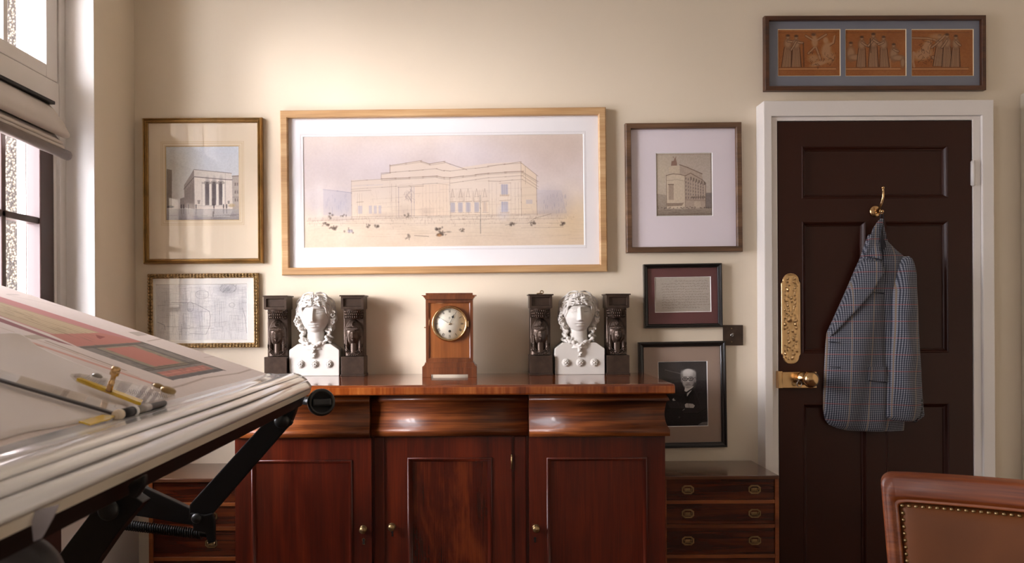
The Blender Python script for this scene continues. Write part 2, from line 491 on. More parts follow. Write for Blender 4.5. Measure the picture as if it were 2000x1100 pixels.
def slab_with_holes(m, x0, x1, z0, z1, holes, y):
    xs = sorted({x0, x1} | {v for h in holes for v in h[:2]}); zs = sorted({z0, z1} | {v for h in holes for v in h[2:]})
    for i in range(len(xs) - 1):
        for k in range(len(zs) - 1):
            cx, cz = (xs[i] + xs[i + 1]) / 2, (zs[k] + zs[k + 1]) / 2
            if any(h[0] < cx < h[1] and h[2] < cz < h[3] for h in holes): continue
            m.add([(xs[i], y, zs[k]), (xs[i + 1], y, zs[k]), (xs[i + 1], y, zs[k + 1]), (xs[i], y, zs[k + 1])], [(0, 1, 2, 3)])
slab_with_holes(m, XD0, XD1, .005, ZD, panels, yfr)
m.ring([(XD0, XD1, .005, ZD, yfr), (XD0, XD1, .005, ZD, -.035)])
m.add([(XD0, -.035, .005), (XD1, -.035, .005), (XD1, -.035, ZD), (XD0, -.035, ZD)], [(0, 1, 2, 3)])
obj('door_leaf', m, M['door'], door)
for h in panels:
    m = MB(); w = .017
    ins = lambda t: (h[0] + t, h[1] - t, h[2] + t, h[3] - t)
    m.ring([ins(0) + (yfr,), ins(.003) + (yfr - .002,), ins(.007) + (yfr + .001,), ins(.012) + (yfr + .008,), ins(w) + (yfr + .011,), ins(w + .001) + (yfr + .014,)])
    q = ins(w + .001)
    m.add([(q[0], yfr + .014, q[2]), (q[1], yfr + .014, q[2]), (q[1], yfr + .014, q[3]), (q[0], yfr + .014, q[3])], [(0, 1, 2, 3)])
    obj('door_panel', m, M['door'], door)
# finger plate, pressed with foliage
pc = P(1545.5, 622.5, 3.12)
hw, hh = .0365, .173
fp = MB()
nx, nz = 40, 190
rows = []
rnd = random.Random(4)
blobs = []
for i in range(46):
    z = -.15 + .3 * i / 45
    for s in (-1, 1):
        blobs.append((s * rnd.uniform(.004, .024), z + rnd.uniform(-.004, .004), rnd.uniform(.0028, .0055), rnd.uniform(.6, 1.2)))
blobs.append((0, 0, .011, 1.6))
bx = np.array(blobs)
for k in range(nz + 1):
    z = -hh + 2 * hh * k / nz
    e = max(0, abs(z) - .135) / (hh - .135)
    w = hw if e <= 0 else (hw * (1 - .16 * min(1, e * 4)) if e < .25 else hw * .84 * math.sqrt(max(0, 1 - ((e - .25) / .75) ** 2)) + .0004)
    row = []
    for i in range(nx + 1):
        x = -w + 2 * w * i / nx
        rim = min(w - abs(x), hh - abs(z))
        d = .0035
        if rim > .006:
            d = .002 + float(np.sum(.0035 * bx[:, 3] * np.exp(-((x - bx[:, 0]) ** 2 + (z - bx[:, 1]) ** 2) / (bx[:, 2] ** 2) * 1.3)))
            d = min(d, .0095)
        if rim < .0015: d = .001
        row.append((pc.x + x, yfr - d, pc.z + z))
    rows.append(row)
fp.grid(rows)
M['brass_soft'] = plain('pressed_brass', (212, 176, 128), .32, 1.0, var=.08, scale=60)
o = obj('finger_plate', fp, M['brass_soft'], door, recalc=False); o['label'] = 'long brass finger plate pressed with foliage'
# rim lock with knob and key
L0, L1 = P(1530, 755, 3.1), P(1592, 724, 3.1)
lk = MB(); lk.box(dx(1523), dx(1590), yfr, yfr - .022, dz(757), dz(725), .003)
o = obj('rim_lock', lk, M['brass'], door); o['label'] = 'brass rim lock with knob'
kp = MB(); kp.box(dx(1514), dx(1522.4), yfr - .002, yfr - .03, dz(757), dz(723), .003); obj('keep', kp, M['brass'], door)
kb = MB(); kc = P(1568, 739, 3.1); ax = (0.12, -1, 0)
kb.lathe([(.0, 0), (.024, 0), (.026, .004), (.022, .012), (.012, .02), (.011, .034), (.016, .04), (.027, .048), (.031, .06), (.028, .073), (.018, .081), (0.0, .084)], (kc.x, yfr - .022, kc.z), ax)
obj('door_knob', kb, M['brass'], o)
ky = MB(); q = P(1563, 742, 3.1)
ky.tube([(q.x - .012, yfr - .022, q.z), (q.x - .012, yfr - .045, q.z)], .0025)
ky.tube([(q.x - .012 + .009 * math.sin(t), yfr - .047, q.z - .014 + .011 * math.cos(t)) for t in np.linspace(0, 2 * math.pi, 16)], .0018, 6)
obj('key', ky, M['steel'], o)
for z in (dz(340), .35):
    hg = MB(); hg.tube([(XD1 + .002, yfr - .006, z - .048), (XD1 + .002, yfr - .006, z + .048)], .0065, 12)
    hg.box(XD1 - .004, XD1 + .016, yfr - .004, yfr, z - .045, z + .045)
    obj('hinge', hg, M['white_paint'], door)
# coat hook on the door
hk = MB(); c = P(1713, 412, 3.11)
hk.lathe([(0, 0), (.022, 0), (.022, .004), (.016, .007), (0, .008)], (c.x, yfr, c.z), (0, -1, 0))
def hookpt(px, py, off):
    v = P(px, py, 3.2 + yfr - off); return (v.x, yfr - off, v.z)
hk.tube([hookpt(1713, 412, .006), hookpt(1718, 406, .03), hookpt(1722, 396, .05), hookpt(1725, 384, .055), hookpt(1725, 372, .058), hookpt(1724, 369, .06)], [.006, .005, .0045, .0042, .004, .004], 12)
hk.ball(hookpt(1724.5, 367, .06), .0062)
hk.tube([hookpt(1714, 414, .006), hookpt(1719, 418, .025), hookpt(1722, 418, .04), hookpt(1723, 415, .046)], [.005, .0045, .004, .004], 12)
hk.ball(hookpt(1723, 413, .047), .007)
o = obj('coat_hook', hk, M['brass'], door); o['label'] = 'brass double coat hook'
# light switch
c0, c1 = P(1413, 675, 3.19), P(1452, 635, 3.19)
sw = thing('light_switch', 'square bronze toggle light switch plate beside the door frame', 'light switch', ((c0.x + c1.x) / 2, 0, c0.z))
m = MB(); m.box(c0.x, c1.x, 0, -.007, c0.z, c1.z, .002); obj('plate', m, M['bronze'], sw)
m = MB(); cc = P(1431, 655, 3.18); m.lathe([(0, 0), (.006, 0), (.006, .004), (.003, .005)], (cc.x, -.0065, cc.z), (0, -1, 0)); m.tube([(cc.x, -.010, cc.z), (cc.x, -.022, cc.z + .006)], [.0025, .0035]); obj('toggle', m, M['steel'], sw)
for s in (-1, 1):
    m = MB(); m.lathe([(0, 0), (.0025, 0), (.0015, .001), (0, .001)], (cc.x, -.0068, cc.z + s * .026), (0, -1, 0), 10); obj('screw', m, M['brass_old'], sw)
# ================================================================ painted sheets (drawings, prints): strokes and washes rasterised onto a fine flat mesh
class Canvas:
    def __init__(s, x0, y0, x1, y1, sc, color, seed=1):
        s.x0, s.y0, s.x1, s.y1, s.sc = x0, y0, x1, y1, sc
        s.W, s.H = max(2, int((x1 - x0) * sc)), max(2, int((y1 - y0) * sc))
        s.a = np.ones((s.H, s.W, 3)) * np.array(color) / 255.0
        s.rng = np.random.RandomState(seed)
        s.T = None
    def t(s, p):
        x, y = p if s.T is None else s.T(*p)
        return ((x - s.x0) * s.sc - .5, (y - s.y0) * s.sc - .5)
    def k(s):
        return s.sc * (s.T.k if s.T is not None else 1.0)
    def _win(s, xa, xb, ya, yb):
        xa, xb = max(0, int(xa)), min(s.W, int(xb) + 2); ya, yb = max(0, int(ya)), min(s.H, int(yb) + 2)
        if xa >= xb or ya >= yb: return None
        Y, X = np.mgrid[ya:yb, xa:xb]
        return xa, xb, ya, yb, X, Y
    def _blend(s, w, cov, c):
        xa, xb, ya, yb = w[:4]
        c = np.array(c) / 255.0
        r = s.a[ya:yb, xa:xb]
        s.a[ya:yb, xa:xb] = r + (c - r) * cov[..., None]
    def line(s, pts, w, c, al=1.0):
        P_ = [s.t(p) for p in pts]; hw = max(.3, w * s.k() / 2)
        if hw < .5: al *= hw / .5; hw = .5
        for (ax, ay), (bx_, by_) in zip(P_, P_[1:]):
            q = s._win(min(ax, bx_) - hw - 1, max(ax, bx_) + hw + 1, min(ay, by_) - hw - 1, max(ay, by_) + hw + 1)
            if q is None: continue
            X, Y = q[4], q[5]
            dx_, dy_ = bx_ - ax, by_ - ay
            L = dx_ * dx_ + dy_ * dy_ + 1e-9
            t = np.clip(((X - ax) * dx_ + (Y - ay) * dy_) / L, 0, 1)
            d = np.hypot(X - ax - t * dx_, Y - ay - t * dy_)
            s._blend(q, np.clip(hw + .5 - d, 0, 1) * al, c)
        return s
    def poly(s, pts, c, al=1.0, soft=0):
        P_ = [s.t(p) for p in pts]
        xs = [p[0] for p in P_]; ys = [p[1] for p in P_]
        q = s._win(min(xs) - 1, max(xs) + 1, min(ys) - 1, max(ys) + 1)
        if q is None: return s
        cov = np.zeros(q[4].shape)
        for ox in (-.25, .25):
            for oy in (-.25, .25):
                X, Y = q[4] + ox, q[5] + oy
                ins = np.zeros(X.shape, bool)
                for (ax, ay), (bx_, by_) in zip(P_, P_[1:] + P_[:1]):
                    if ay == by_: continue
                    cr = ((ay > Y) != (by_ > Y)) & (X < (bx_ - ax) * (Y - ay) / (by_ - ay) + ax)
                    ins ^= cr
                cov += ins * .25
        s._blend(q, cov * al, c)
        return s
    def rect(s, x0, y0, x1, y1, c, al=1.0):
        return s.poly([(x0, y0), (x1, y0), (x1, y1), (x0, y1)], c, al)
    def blob(s, x, y, rx, ry, c, al=1.0, soft=.3, rot=0.0):
        cx, cy = s.t((x, y)); rx, ry = rx * s.k(), ry * s.k(); r = max(rx, ry) * (1 + soft) + 2
        q = s._win(cx - r, cx + r, cy - r, cy + r)
        if q is None: return s
        X, Y = q[4] - cx, q[5] - cy
        ca, sa = math.cos(rot), math.sin(rot)
        d = np.hypot((X * ca + Y * sa) / rx, (-X * sa + Y * ca) / ry)
        e = max(soft, .7 / max(min(rx, ry), .7))
        s._blend(q, np.clip((1 + e - d) / (2 * e), 0, 1) * al, c)
        return s
    def vgrad(s, stops):
        ys = np.linspace(0, 1, s.H)
        col = np.stack([np.interp(ys, [q[0] for q in stops], [q[1][i] / 255 for q in stops]) for i in range(3)], 1)
        s.a[:] = col[:, None, :]
        return s
    def noise(s, cell, amt, col=(1, 1, 1)):
        h, w = int(s.H / (cell * s.sc)) + 3, int(s.W / (cell * s.sc)) + 3
        g = s.rng.rand(h, w) - .5
        ys, xs = np.arange(s.H) / (cell * s.sc), np.arange(s.W) / (cell * s.sc)
        yi, xi = ys.astype(int), xs.astype(int); fy, fx = (ys - yi)[:, None], (xs - xi)[None, :]
        fy = fy * fy * (3 - 2 * fy); fx = fx * fx * (3 - 2 * fx)
        v = (g[yi][:, xi] * (1 - fx) + g[yi][:, xi + 1] * fx) * (1 - fy) + (g[yi + 1][:, xi] * (1 - fx) + g[yi + 1][:, xi + 1] * fx) * fy
        s.a += v[..., None] * amt * np.array(col)
        return s
    def mesh(s, name, place, mat, parent, world=False):
        """place(u, v): 0..1 across and down -> point"""
        H, W = s.H, s.W
        me = bpy.data.meshes.new(name)
        uu, vv = np.meshgrid(np.linspace(0, 1, W), np.linspace(0, 1, H))
        co = np.stack(place(uu, vv), -1).reshape(-1, 3).astype(np.float32)
        if parent is not None and world: co -= np.array(wloc(parent), dtype=np.float32)
        i = np.arange(H * W).reshape(H, W)
        f = np.stack([i[1:, :-1], i[1:, 1:], i[:-1, 1:], i[:-1, :-1]], -1).reshape(-1, 4).astype(np.int32)
        me.vertices.add(H * W); me.vertices.foreach_set('co', co.ravel())
        me.loops.add(f.size); me.loops.foreach_set('vertex_index', f.ravel())
        me.polygons.add(len(f)); me.polygons.foreach_set('loop_start', np.arange(0, f.size, 4, dtype=np.int32))
        me.polygons.foreach_set('loop_total', np.full(len(f), 4, dtype=np.int32))
        me.update(calc_edges=True)
        at = me.color_attributes.new('paint', 'FLOAT_COLOR', 'POINT')
        c = np.ones((H * W, 4), dtype=np.float32); c[:, :3] = lin(np.clip(s.a, 0, 1)).reshape(-1, 3)
        at.data.foreach_set('color', c.ravel())
        me.polygons.foreach_set('use_smooth', np.ones(len(f), dtype=bool))
        me.materials.append(mat)
        o = bpy.data.objects.new(name, me); COL.objects.link(o)
        if parent is not None: o.parent = parent
        return o
def zoomed(x0, y0, sc):
    f = lambda x, y: (x0 + x * sc, y0 + y * sc)
    f.k = sc
    return f

def picture(name, label, cat, quad, fw, depth, fmat, prof, mount_mat, holes, arts, dist=3.2, bead=False, bevel_mat=None, extra=None):
    c = [P(x, y, dist - depth) for x, y in quad]
    ctr = sum(c, Vector()) / 4
    ang = math.atan2((c[1] - c[0]).z + (c[2] - c[3]).z, (c[1] - c[0]).x + (c[2] - c[3]).x)
    w = ((c[1] - c[0]).length + (c[2] - c[3]).length) / 2; h = ((c[0] - c[3]).length + (c[1] - c[2]).length) / 2
    o = thing(name, label, cat, (ctr.x, 0, ctr.z), (0, -ang, 0))
    f = fw * (dist - depth) / FPX
    x0, x1, z0, z1 = -w / 2, w / 2, -h / 2, h / 2
    m = MB()
    m.ring([(x0 + t * f, x1 - t * f, z0 + t * f, z1 - t * f, -d * depth) for t, d in prof] + [(x0 + f, x1 - f, z0 + f, z1 - f, -.004)])
    if bead:
        for side in range(4):
            L = w if side % 2 == 0 else h
            n = int(L / .0125)
            for k in range(n):
                t = -L / 2 + L * (k + .5) / n
                r = L / n * .52
                for o_ in (.27, .74):
                    bw = f * (.26 if o_ < .5 else .2); yb_ = -depth * (.84 if o_ < .5 else .7)
                    c_ = ((t, yb_, z1 - f * o_), (x1 - f * o_, yb_, t), (t, yb_, z0 + f * o_), (x0 + f * o_, yb_, t))[side]
                    m.ball(c_, (r, depth * .32, bw) if side % 2 == 0 else (bw, depth * .32, r), 8, 5)
    obj('frame', m, fmat, o, world=False)
    bk = MB(); bk.box(x0 + f * .4, x1 - f * .4, -.0035, -.0005, z0 + f * .4, z1 - f * .4); obj('backing', bk, M['paper_brown'], o, world=False)
    inv = Matrix.Rotation(ang, 4, 'Y')
    def loc(px, py, dd):
        return inv @ (P(px, py, dist - dd) - Vector((ctr.x, 0, ctr.z)))
    hl = []
    for a in holes:
        p0, p1 = loc(a[0], a[3], .008), loc(a[2], a[1], .008)
        hl.append((p0.x, p1.x, p0.z, p1.z))
    m = MB(); slab_with_holes(m, x0 + f * .5, x1 - f * .5, z0 + f * .5, z1 - f * .5, hl, -.010)
    mo = obj('mount', m, mount_mat, o, world=False)
    for hh_ in hl:
        m = MB(); g = .0022
        m.ring([(hh_[0], hh_[1], hh_[2], hh_[3], -.010), (hh_[0] + g, hh_[1] - g, hh_[2] + g, hh_[3] - g, -.0075)])
        obj('bevel', m, bevel_mat or M['white_board'], mo, world=False)
    for hh_, cv in zip(hl, arts):
        cv.mesh('artwork', (lambda H_: lambda u, v: (H_[0] + (H_[1] - H_[0]) * u, -.007 + 0 * u, H_[3] + (H_[2] - H_[3]) * v))(hh_), M['art'], o)
    if extra: extra(o, loc, mo)
    m = MB(); y = -.0135
    m.add([(x0 + f * .7, y, z0 + f * .7), (x1 - f * .7, y, z0 + f * .7), (x1 - f * .7, y, z1 - f * .7), (x0 + f * .7, y, z1 - f * .7)], [(0, 1, 2, 3)])
    obj('glass', m, M['pic_glass'], o, world=False)
    return o
M['paper_brown'] = plain('backing_board', (120, 92, 62), .8)
M['white_board'] = plain('white_mount_board', (240, 238, 236), .8, var=.01)
M['gilt'] = plain('old_gilt', (150, 116, 66), .38, .75, var=.25, scale=25, bmp=.08, bscale=60)
M['gilt_bead'] = plain('beaded_gilt', (168, 140, 96), .36, .7, var=.4, scale=70)
M['oak'] = wood('limed_oak_frame', (160, 120, 78), (186, 146, 100), (208, 172, 128), 'x', .5, .05, figure=1.0)
M['oak_dark'] = wood('brown_oak_frame', (62, 42, 28), (96, 68, 46), (128, 96, 68), 'x', .5, .05)
M['black_frame'] = plain('black_lacquer_frame', (22, 17, 15), .3, var=.2, coat=.2)
M['walnut_frame'] = wood('walnut_frame', (44, 22, 10), (70, 38, 18), (92, 54, 28), 'x', .4, .15)
FLAT = [(0, .03), (0, .82), (.06, .95), (.14, 1), (.88, 1), (.97, .93), (1, .8)]
STEP = [(0, .03), (0, .55), (.1, .8), (.25, 1), (.38, .92), (.45, .7), (.56, .66), (.66, .8), (.8, .82), (.88, .62), (1, .55)]
SCOOP = [(0, .03), (0, .9), (.08, 1), (.3, 1), (.5, .8), (.8, .72), (.9, .78), (1, .7)]

# ---- large watercolour perspective of a domed-less stone museum
def art_large():
    cv = Canvas(592, 259, 1141, 487, 1.4, (226, 210, 196), 3)
    cv.vgrad([(0, (221, 206, 196)), (.25, (222, 208, 204)), (.5, (224, 212, 208)), (.66, (225, 210, 194)), (.85, (222, 204, 182)), (1, (218, 198, 176))])
    cv.noise(60, .05, (1, 1, .9)).noise(25, .03, (.9, 1, 1.2)).noise(3, .02)
    z = cv.T = zoomed(530, 200, .335)
    sep, lil, wall = (134, 108, 92), (174, 170, 190), (232, 214, 192)
    # washes
    for x, y, rx, ry, a in ((650, 380, 170, 120, .25), (1250, 300, 220, 80, .25), (330, 300, 120, 90, .12), (1100, 250, 160, 60, .15)): cv.blob(x, y, rx, ry, (216, 212, 226), a, .9)
    cv.blob(1650, 250, 220, 160, (196, 172, 152), .35, .9); cv.blob(1750, 700, 120, 140, (212, 180, 130), .4, .9)
    cv.poly([(300, 500), (465, 520), (465, 665), (300, 655)], lil, .25).blob(400, 600, 70, 70, (166, 170, 194), .35, .8)
    cv.blob(255, 600, 55, 60, lil, .3, .8)
    cv.poly([(1545, 515), (1690, 520), (1720, 660), (1545, 660)], lil, .2).blob(1640, 590, 80, 70, (158, 152, 168), .4, .8)
    # building masses
    body = [(465, 445), (635, 440), (640, 410), (690, 405), (690, 357), (870, 330), (920, 350), (1005, 338), (1030, 352), (1090, 378), (1260, 352), (1450, 345), (1545, 425), (1545, 665), (465, 668)]
    cv.poly(body, wall, .6)
    cv.poly([(1455, 345), (1545, 425), (1545, 660), (1455, 665)], (222, 200, 172), .5)
    cv.poly([(835, 480), (1030, 470), (1030, 665), (835, 665)], (236, 212, 188), .4)
    def L(pts, w=2.2, a=.75, c=sep):
        for k_ in range(2):
            for p0, p1 in zip(pts, pts[1:]):
                n_ = max(1, int(math.hypot(p1[0] - p0[0], p1[1] - p0[1]) / 70)); j = 1.1 if n_ > 0 else 0
                for i_ in range(n_):
                    f0, f1 = i_ / n_, (i_ + 1.1) / n_
                    e = cv.rng.randn(4) * j
                    cv.line([(p0[0] + (p1[0] - p0[0]) * f0 + e[0], p0[1] + (p1[1] - p0[1]) * f0 + e[1]), (p0[0] + (p1[0] - p0[0]) * f1 + e[2], p0[1] + (p1[1] - p0[1]) * f1 + e[3])], w * .8, c, a * (.3 + .4 * cv.rng.rand()))
    L([(690, 405), (690, 357), (870, 332), (920, 350), (1005, 338), (1040, 352), (1130, 385)], 4, .9)
    L([(690, 364), (870, 340), (922, 358), (1005, 347)], 2); L([(640, 440), (640, 412), (690, 405)], 2.5)
    L([(465, 452), (640, 440)]); L([(465, 480), (640, 474)], 2, .5, lil); L([(640, 440), (960, 425), (1005, 434), (1040, 436), (1260, 412), (1460, 402), (1545, 460)], 5, .8)
    L([(640, 448), (960, 433), (1005, 442), (1040, 444), (1260, 420), (1460, 410), (1545, 470)], 2.5)
    L([(640, 405), (960, 380), (1005, 392), (1040, 396), (1260, 372), (1450, 345), (1545, 425)], 3)
    L([(1260, 365), (1450, 352)], 2); L([(1040, 470), (1260, 440), (1460, 428), (1548, 490)], 2.5); L([(465, 500), (640, 490), (960, 470), (1035, 480)], 2, .6)
    L([(465, 512), (570, 508)], 3, .6); L([(1265, 460), (1330, 462), (1400, 455), (1460, 452), (1545, 505)], 4, .6)
    L([(1455, 350), (1455, 665)], 2.2); L([(1545, 425), (1545, 660)], 3); L([(465, 445), (465, 668)], 2, .6); L([(1040, 440), (1040, 668)], 2); L([(1268, 450), (1268, 665)], 1.5, .5); L([(1480, 370), (1480, 470)], 3, .6)
    L([(205, 690), (540, 680), (1500, 668)], 3, .5); L([(205, 705), (1690, 720)], 2, .45); L([(465, 668), (1545, 662)], 2.5, .6); L([(1040, 690), (1700, 690)], 2.5, .5); L([(1450, 745), (1690, 745)], 3, .45)
    for x in (740, 815, 830): L([(x, 490), (x, 665)], 2.4, .7, (116, 96, 110))
    L([(735, 492), (880, 486)], 3, .6)
    for i in range(40):
        x, y = 775 + cv.rng.rand() * 45, 500 + cv.rng.rand() * 65
        L([(x, y), (x + cv.rng.randn() * 8, y + 14)], 3, .3, (126, 104, 104))
    for i in range(220):   # pencil scumble, clustered low on the walls
        x = 480 + cv.rng.rand() * 1060; y = 500 + cv.rng.rand() ** .7 * 165
        L([(x, y), (x + cv.rng.randn() * 3, y + 8 + cv.rng.rand() * 18)], 1.6, .18)
    for i in range(90):
        x = 210 + cv.rng.rand() * 1560; y = 680 + cv.rng.rand() * 140
        L([(x, y), (x + 40 + cv.rng.rand() * 160, y + cv.rng.randn() * 3)], 1.8, .14)
    for x in (500, 513, 525): L([(x, 525), (x, 660)], 2, .4)
    L([(495, 580), (530, 578)], 4, .6)
    for x, w in ((515, 24), (575, 18), (603, 18), (630, 16)): cv.rect(x - w / 2, 600, x + w / 2, 650, lil, .45)
    for x in (1055, 1100, 1145, 1195, 1243):
        cv.rect(x - 14, 588, x + 14, 645, (150, 152, 180) if x < 1230 else (214, 184, 156), .4); L([(x - 17, 583), (x + 17, 581)], 4, .5); L([(x - 17, 650), (x + 17, 650)], 2.5, .5)
        for s in (-1, 1): L([(x, 505), (x + s * 9, 552)], 2.6, .5)
        L([(x - 10, 552), (x + 10, 552)], 2, .5)
        for k in (-6, 0, 6): L([(x + k, 588), (x + k, 645)], 1.2, .5, (104, 108, 150))
    for y in (480, 585):
        cv.rect(1338, y, 1378, y + 62, (146, 150, 180), .45); cv.rect(1330, y + 62, 1385, y + 72, (190, 162, 134), .5)
        for k in (1345, 1358, 1370): L([(k, y), (k, y + 62)], 1.4, .6, (96, 102, 150))
        L([(1328, y - 6), (1388, y - 8)], 4, .5)
    cv.rect(1482, 575, 1520, 600, lil, .4); cv.blob(1350, 650, 30, 40, (206, 206, 222), .35, .6)
    for i in range(40):
        x, y = 1560 + cv.rng.rand() * 160, 530 + cv.rng.rand() * 120
        L([(x, y), (x, y + 18)], 3, .25, (120, 116, 140))
    for i in range(30):
        x, y = 305 + cv.rng.rand() * 155, 520 + cv.rng.rand() * 130
        L([(x, y), (x, y + 20)], 3, .18, (120, 120, 156))
    L([(300, 498), (460, 520)], 4, .45, (110, 108, 140)); L([(1216, 545), (1216, 770)], 2.6, .9, (90, 86, 80))
    for i in range(9):      # mouldings, piers and courses
        t = i / 8; L([(690, 445 + 0 * t), (690, 660)] if i == 0 else [(860 + 20 * i, 478), (860 + 20 * i, 664)], 1.4, .25)
    for i in range(26):
        x = 470 + cv.rng.rand() * 1000; y = 455 + cv.rng.rand() * 200; L([(x, y), (x + 60 + cv.rng.rand() * 120, y - 6)], 1.6, .25)
    for x in (700, 725, 1285, 1310, 1395, 1420, 1440): L([(x, 470), (x, 664)], 1.8, .4)
    for i in range(60): x = 1040 + cv.rng.rand() * 220; L([(x, 505 + cv.rng.rand() * 30), (x, 560 + cv.rng.rand() * 30)], 1.4, .2)
    for x, y, rx, ry in ((640, 660, 60, 14), (900, 640, 30, 18), (770, 640, 40, 30), (1600, 660, 90, 14), (350, 680, 90, 10)): cv.blob(x, y, rx, ry, (150, 128, 118), .22, .9)
    for i in range(260):     # small walkers along the pavement
        x = 210 + cv.rng.rand() * 1550; y = 668 + abs(cv.rng.randn()) * 22; L([(x, y), (x + cv.rng.randn() * 2, y + 7 + cv.rng.rand() * 6)], 2, .35)
    # carriages, walkers
    dk = (84, 70, 62)
    for x, y, n in ((315, 710, 14), (365, 733, 16), (455, 752, 9), (555, 722, 6), (612, 724, 8), (965, 745, 16), (985, 775, 22), (1110, 755, 9), (1400, 722, 10), (1520, 715, 12), (1700, 720, 10), (785, 665, 8), (345, 660, 6), (415, 658, 6), (795, 795, 8)):
        for i in range(n):
            a, b = x + cv.rng.randn() * 11, y + cv.rng.randn() * 6
            cv.blob(a, b, 2.5 + cv.rng.rand() * 5, 2 + cv.rng.rand() * 5, dk, .3 + .3 * cv.rng.rand(), .6); cv.line([(a, b), (a + cv.rng.randn() * 2, b + 8)], 2, dk, .4)
    L([(830, 785), (905, 790)], 4, .6, dk); L([(1490, 720), (1530, 690), (1620, 665)], 3, .5, dk); L([(1360, 728), (1420, 718)], 4, .5, dk)
    cv.blob(975, 785, 14, 9, (150, 96, 50), .6, .4); cv.blob(455, 755, 16, 10, lil, .6, .4); cv.blob(1030, 765, 14, 5, dk, .4, .5)
    return cv
def xbig(o, loc, mo):
    m = MB()
    for k in range(2):
        e = .0035 + .003 * k
        p0, p1 = loc(592, 487, .01), loc(1140, 260, .01)
        m.ring([(p0.x - e, p1.x + e, p0.z - e, p1.z + e, -.0102), (p0.x - e - .0006, p1.x + e + .0006, p0.z - e - .0006, p1.z + e + .0006, -.0102)])
    obj('ruled_line', m, M['grey_line'], mo, world=False, recalc=False)
M['grey_line'] = plain('mount_line', (176, 170, 168), .8)
M['mount_white'] = plain('white_mount', (238, 235, 236), .8, var=.01)
picture('framed_drawing', 'large wide watercolour of a stone museum in a pale oak frame above the clock', 'framed picture', [(545, 215), (1185, 209), (1185.5, 530), (551, 538)], 14.5, .03, M['oak'], FLAT, M['mount_white'], [(594, 261, 1139.5, 485)], [art_large()], extra=xbig)

# ---- framed perspective of a columned bank
def art_bank():
    cv = Canvas(323, 284, 467, 431, 1.9, (205, 206, 210), 5)
    cv.vgrad([(0, (202, 208, 218)), (.4, (208, 210, 214)), (.8, (206, 200, 194)), (.86, (196, 190, 186)), (1, (150, 144, 142))])
    z = cv.T = zoomed(320, 270, .1546)
    cv.blob(150, 350, 200, 260, (196, 186, 166), .6, .9)
    dk, md = (84, 76, 74), (130, 120, 116)
    cv.poly([(35, 380), (100, 395), (95, 880), (35, 880)], (120, 108, 96), .85); cv.poly([(200, 760), (260, 740), (260, 880), (200, 880)], md, .8)
    cv.poly([(855, 470), (940, 465), (940, 900), (855, 900)], (176, 164, 156), .9)
    cv.poly([(375, 388), (250, 590), (255, 870), (380, 895)], (150, 138, 132), .95)     # side wall in shade
    for i in range(6): cv.line([(375 - i * 20, 540 + i * 24), (378 - i * 20, 880)], 8, (112, 102, 98), .6)
    cv.line([(378, 485), (248, 640)], 9, dk, .6)
    cv.poly([(375, 388), (850, 440), (860, 895), (380, 895)], (224, 214, 204), 1)
    cv.poly([(378, 392), (850, 442), (850, 520), (380, 480)], (214, 206, 198), 1)
    cv.line([(375, 390), (850, 440)], 7, dk, .7); cv.line([(380, 482), (770, 520), (855, 524)], 11, (106, 96, 94), .8); cv.line([(380, 498), (850, 540)], 5, (236, 228, 220), .8)
    cv.line([(375, 388), (382, 895)], 4, md, .8); cv.line([(770, 440), (775, 890)], 4, md, .5)
    for x in (545, 630, 715):
        cv.poly([(x - 38, 545), (x + 34, 552), (x + 34, 845), (x - 34, 845)], (120, 112, 112), .95)
        cv.blob(x, 640, 26, 120, (86, 80, 84), .6, .6)
        cv.rect(x - 40, 545, x + 36, 575, (110, 100, 96), .5)
    for x in (500, 585, 672, 750):
        cv.poly([(x - 17, 575), (x + 15, 575), (x + 17, 850), (x - 19, 850)], (232, 224, 214), 1); cv.line([(x + 14, 570), (x + 16, 850)], 6, (160, 150, 146), .8)
        cv.rect(x - 24, 552, x + 24, 572, (176, 166, 158), .9)
    cv.line([(475, 545), (475, 850)], 4, md, .6); cv.line([(385, 850), (860, 860)], 4, md, .6)
    for y in (560, 660, 760): cv.rect(885, y, 905, y + 40, dk, .5); cv.rect(915, y, 932, y + 40, dk, .4)
    cv.line([(855, 480), (940, 476)], 8, dk, .5); cv.line([(860, 745), (940, 745)], 6, dk, .5)
    cv.poly([(415, 780), (455, 780), (445, 830), (425, 830)], md, .7); cv.poly([(795, 790), (825, 790), (820, 830), (800, 830)], md, .7)
    cv.rect(600, 760, 640, 850, (100, 90, 92), .7)
    # wet street
    cv.poly([(35, 890), (945, 900), (945, 1045), (35, 1045)], (150, 144, 144), .55)
    cv.poly([(380, 905), (860, 905), (820, 1000), (420, 1000)], (206, 200, 196), .5)
    for i in range(60):
        x, y = 40 + cv.rng.rand() * 900, 900 + cv.rng.rand() * 140
        cv.line([(x, y), (x + 40 + cv.rng.rand() * 120, y)], 6, (90, 84, 88) if y > 960 else (170, 164, 162), .25)
    for x in (215, 245, 305, 400, 625, 745, 785): cv.line([(x, 840), (x, 880)], 14, (70, 64, 66), .8); cv.line([(x, 890), (x, 950)], 12, (100, 94, 96), .4)
    cv.blob(80, 862, 40, 14, (60, 56, 58), .85, .3); cv.blob(850, 850, 40, 22, (186, 160, 110), .6, .4); cv.line([(615, 930), (615, 990)], 14, dk, .5)
    cv.noise(2, .04)
    return cv
M['mount_cream'] = plain('cream_mount', (222, 206, 182), .8, var=.015)
M['gold_line'] = plain('gold_wash_line', (196, 168, 120), .7)
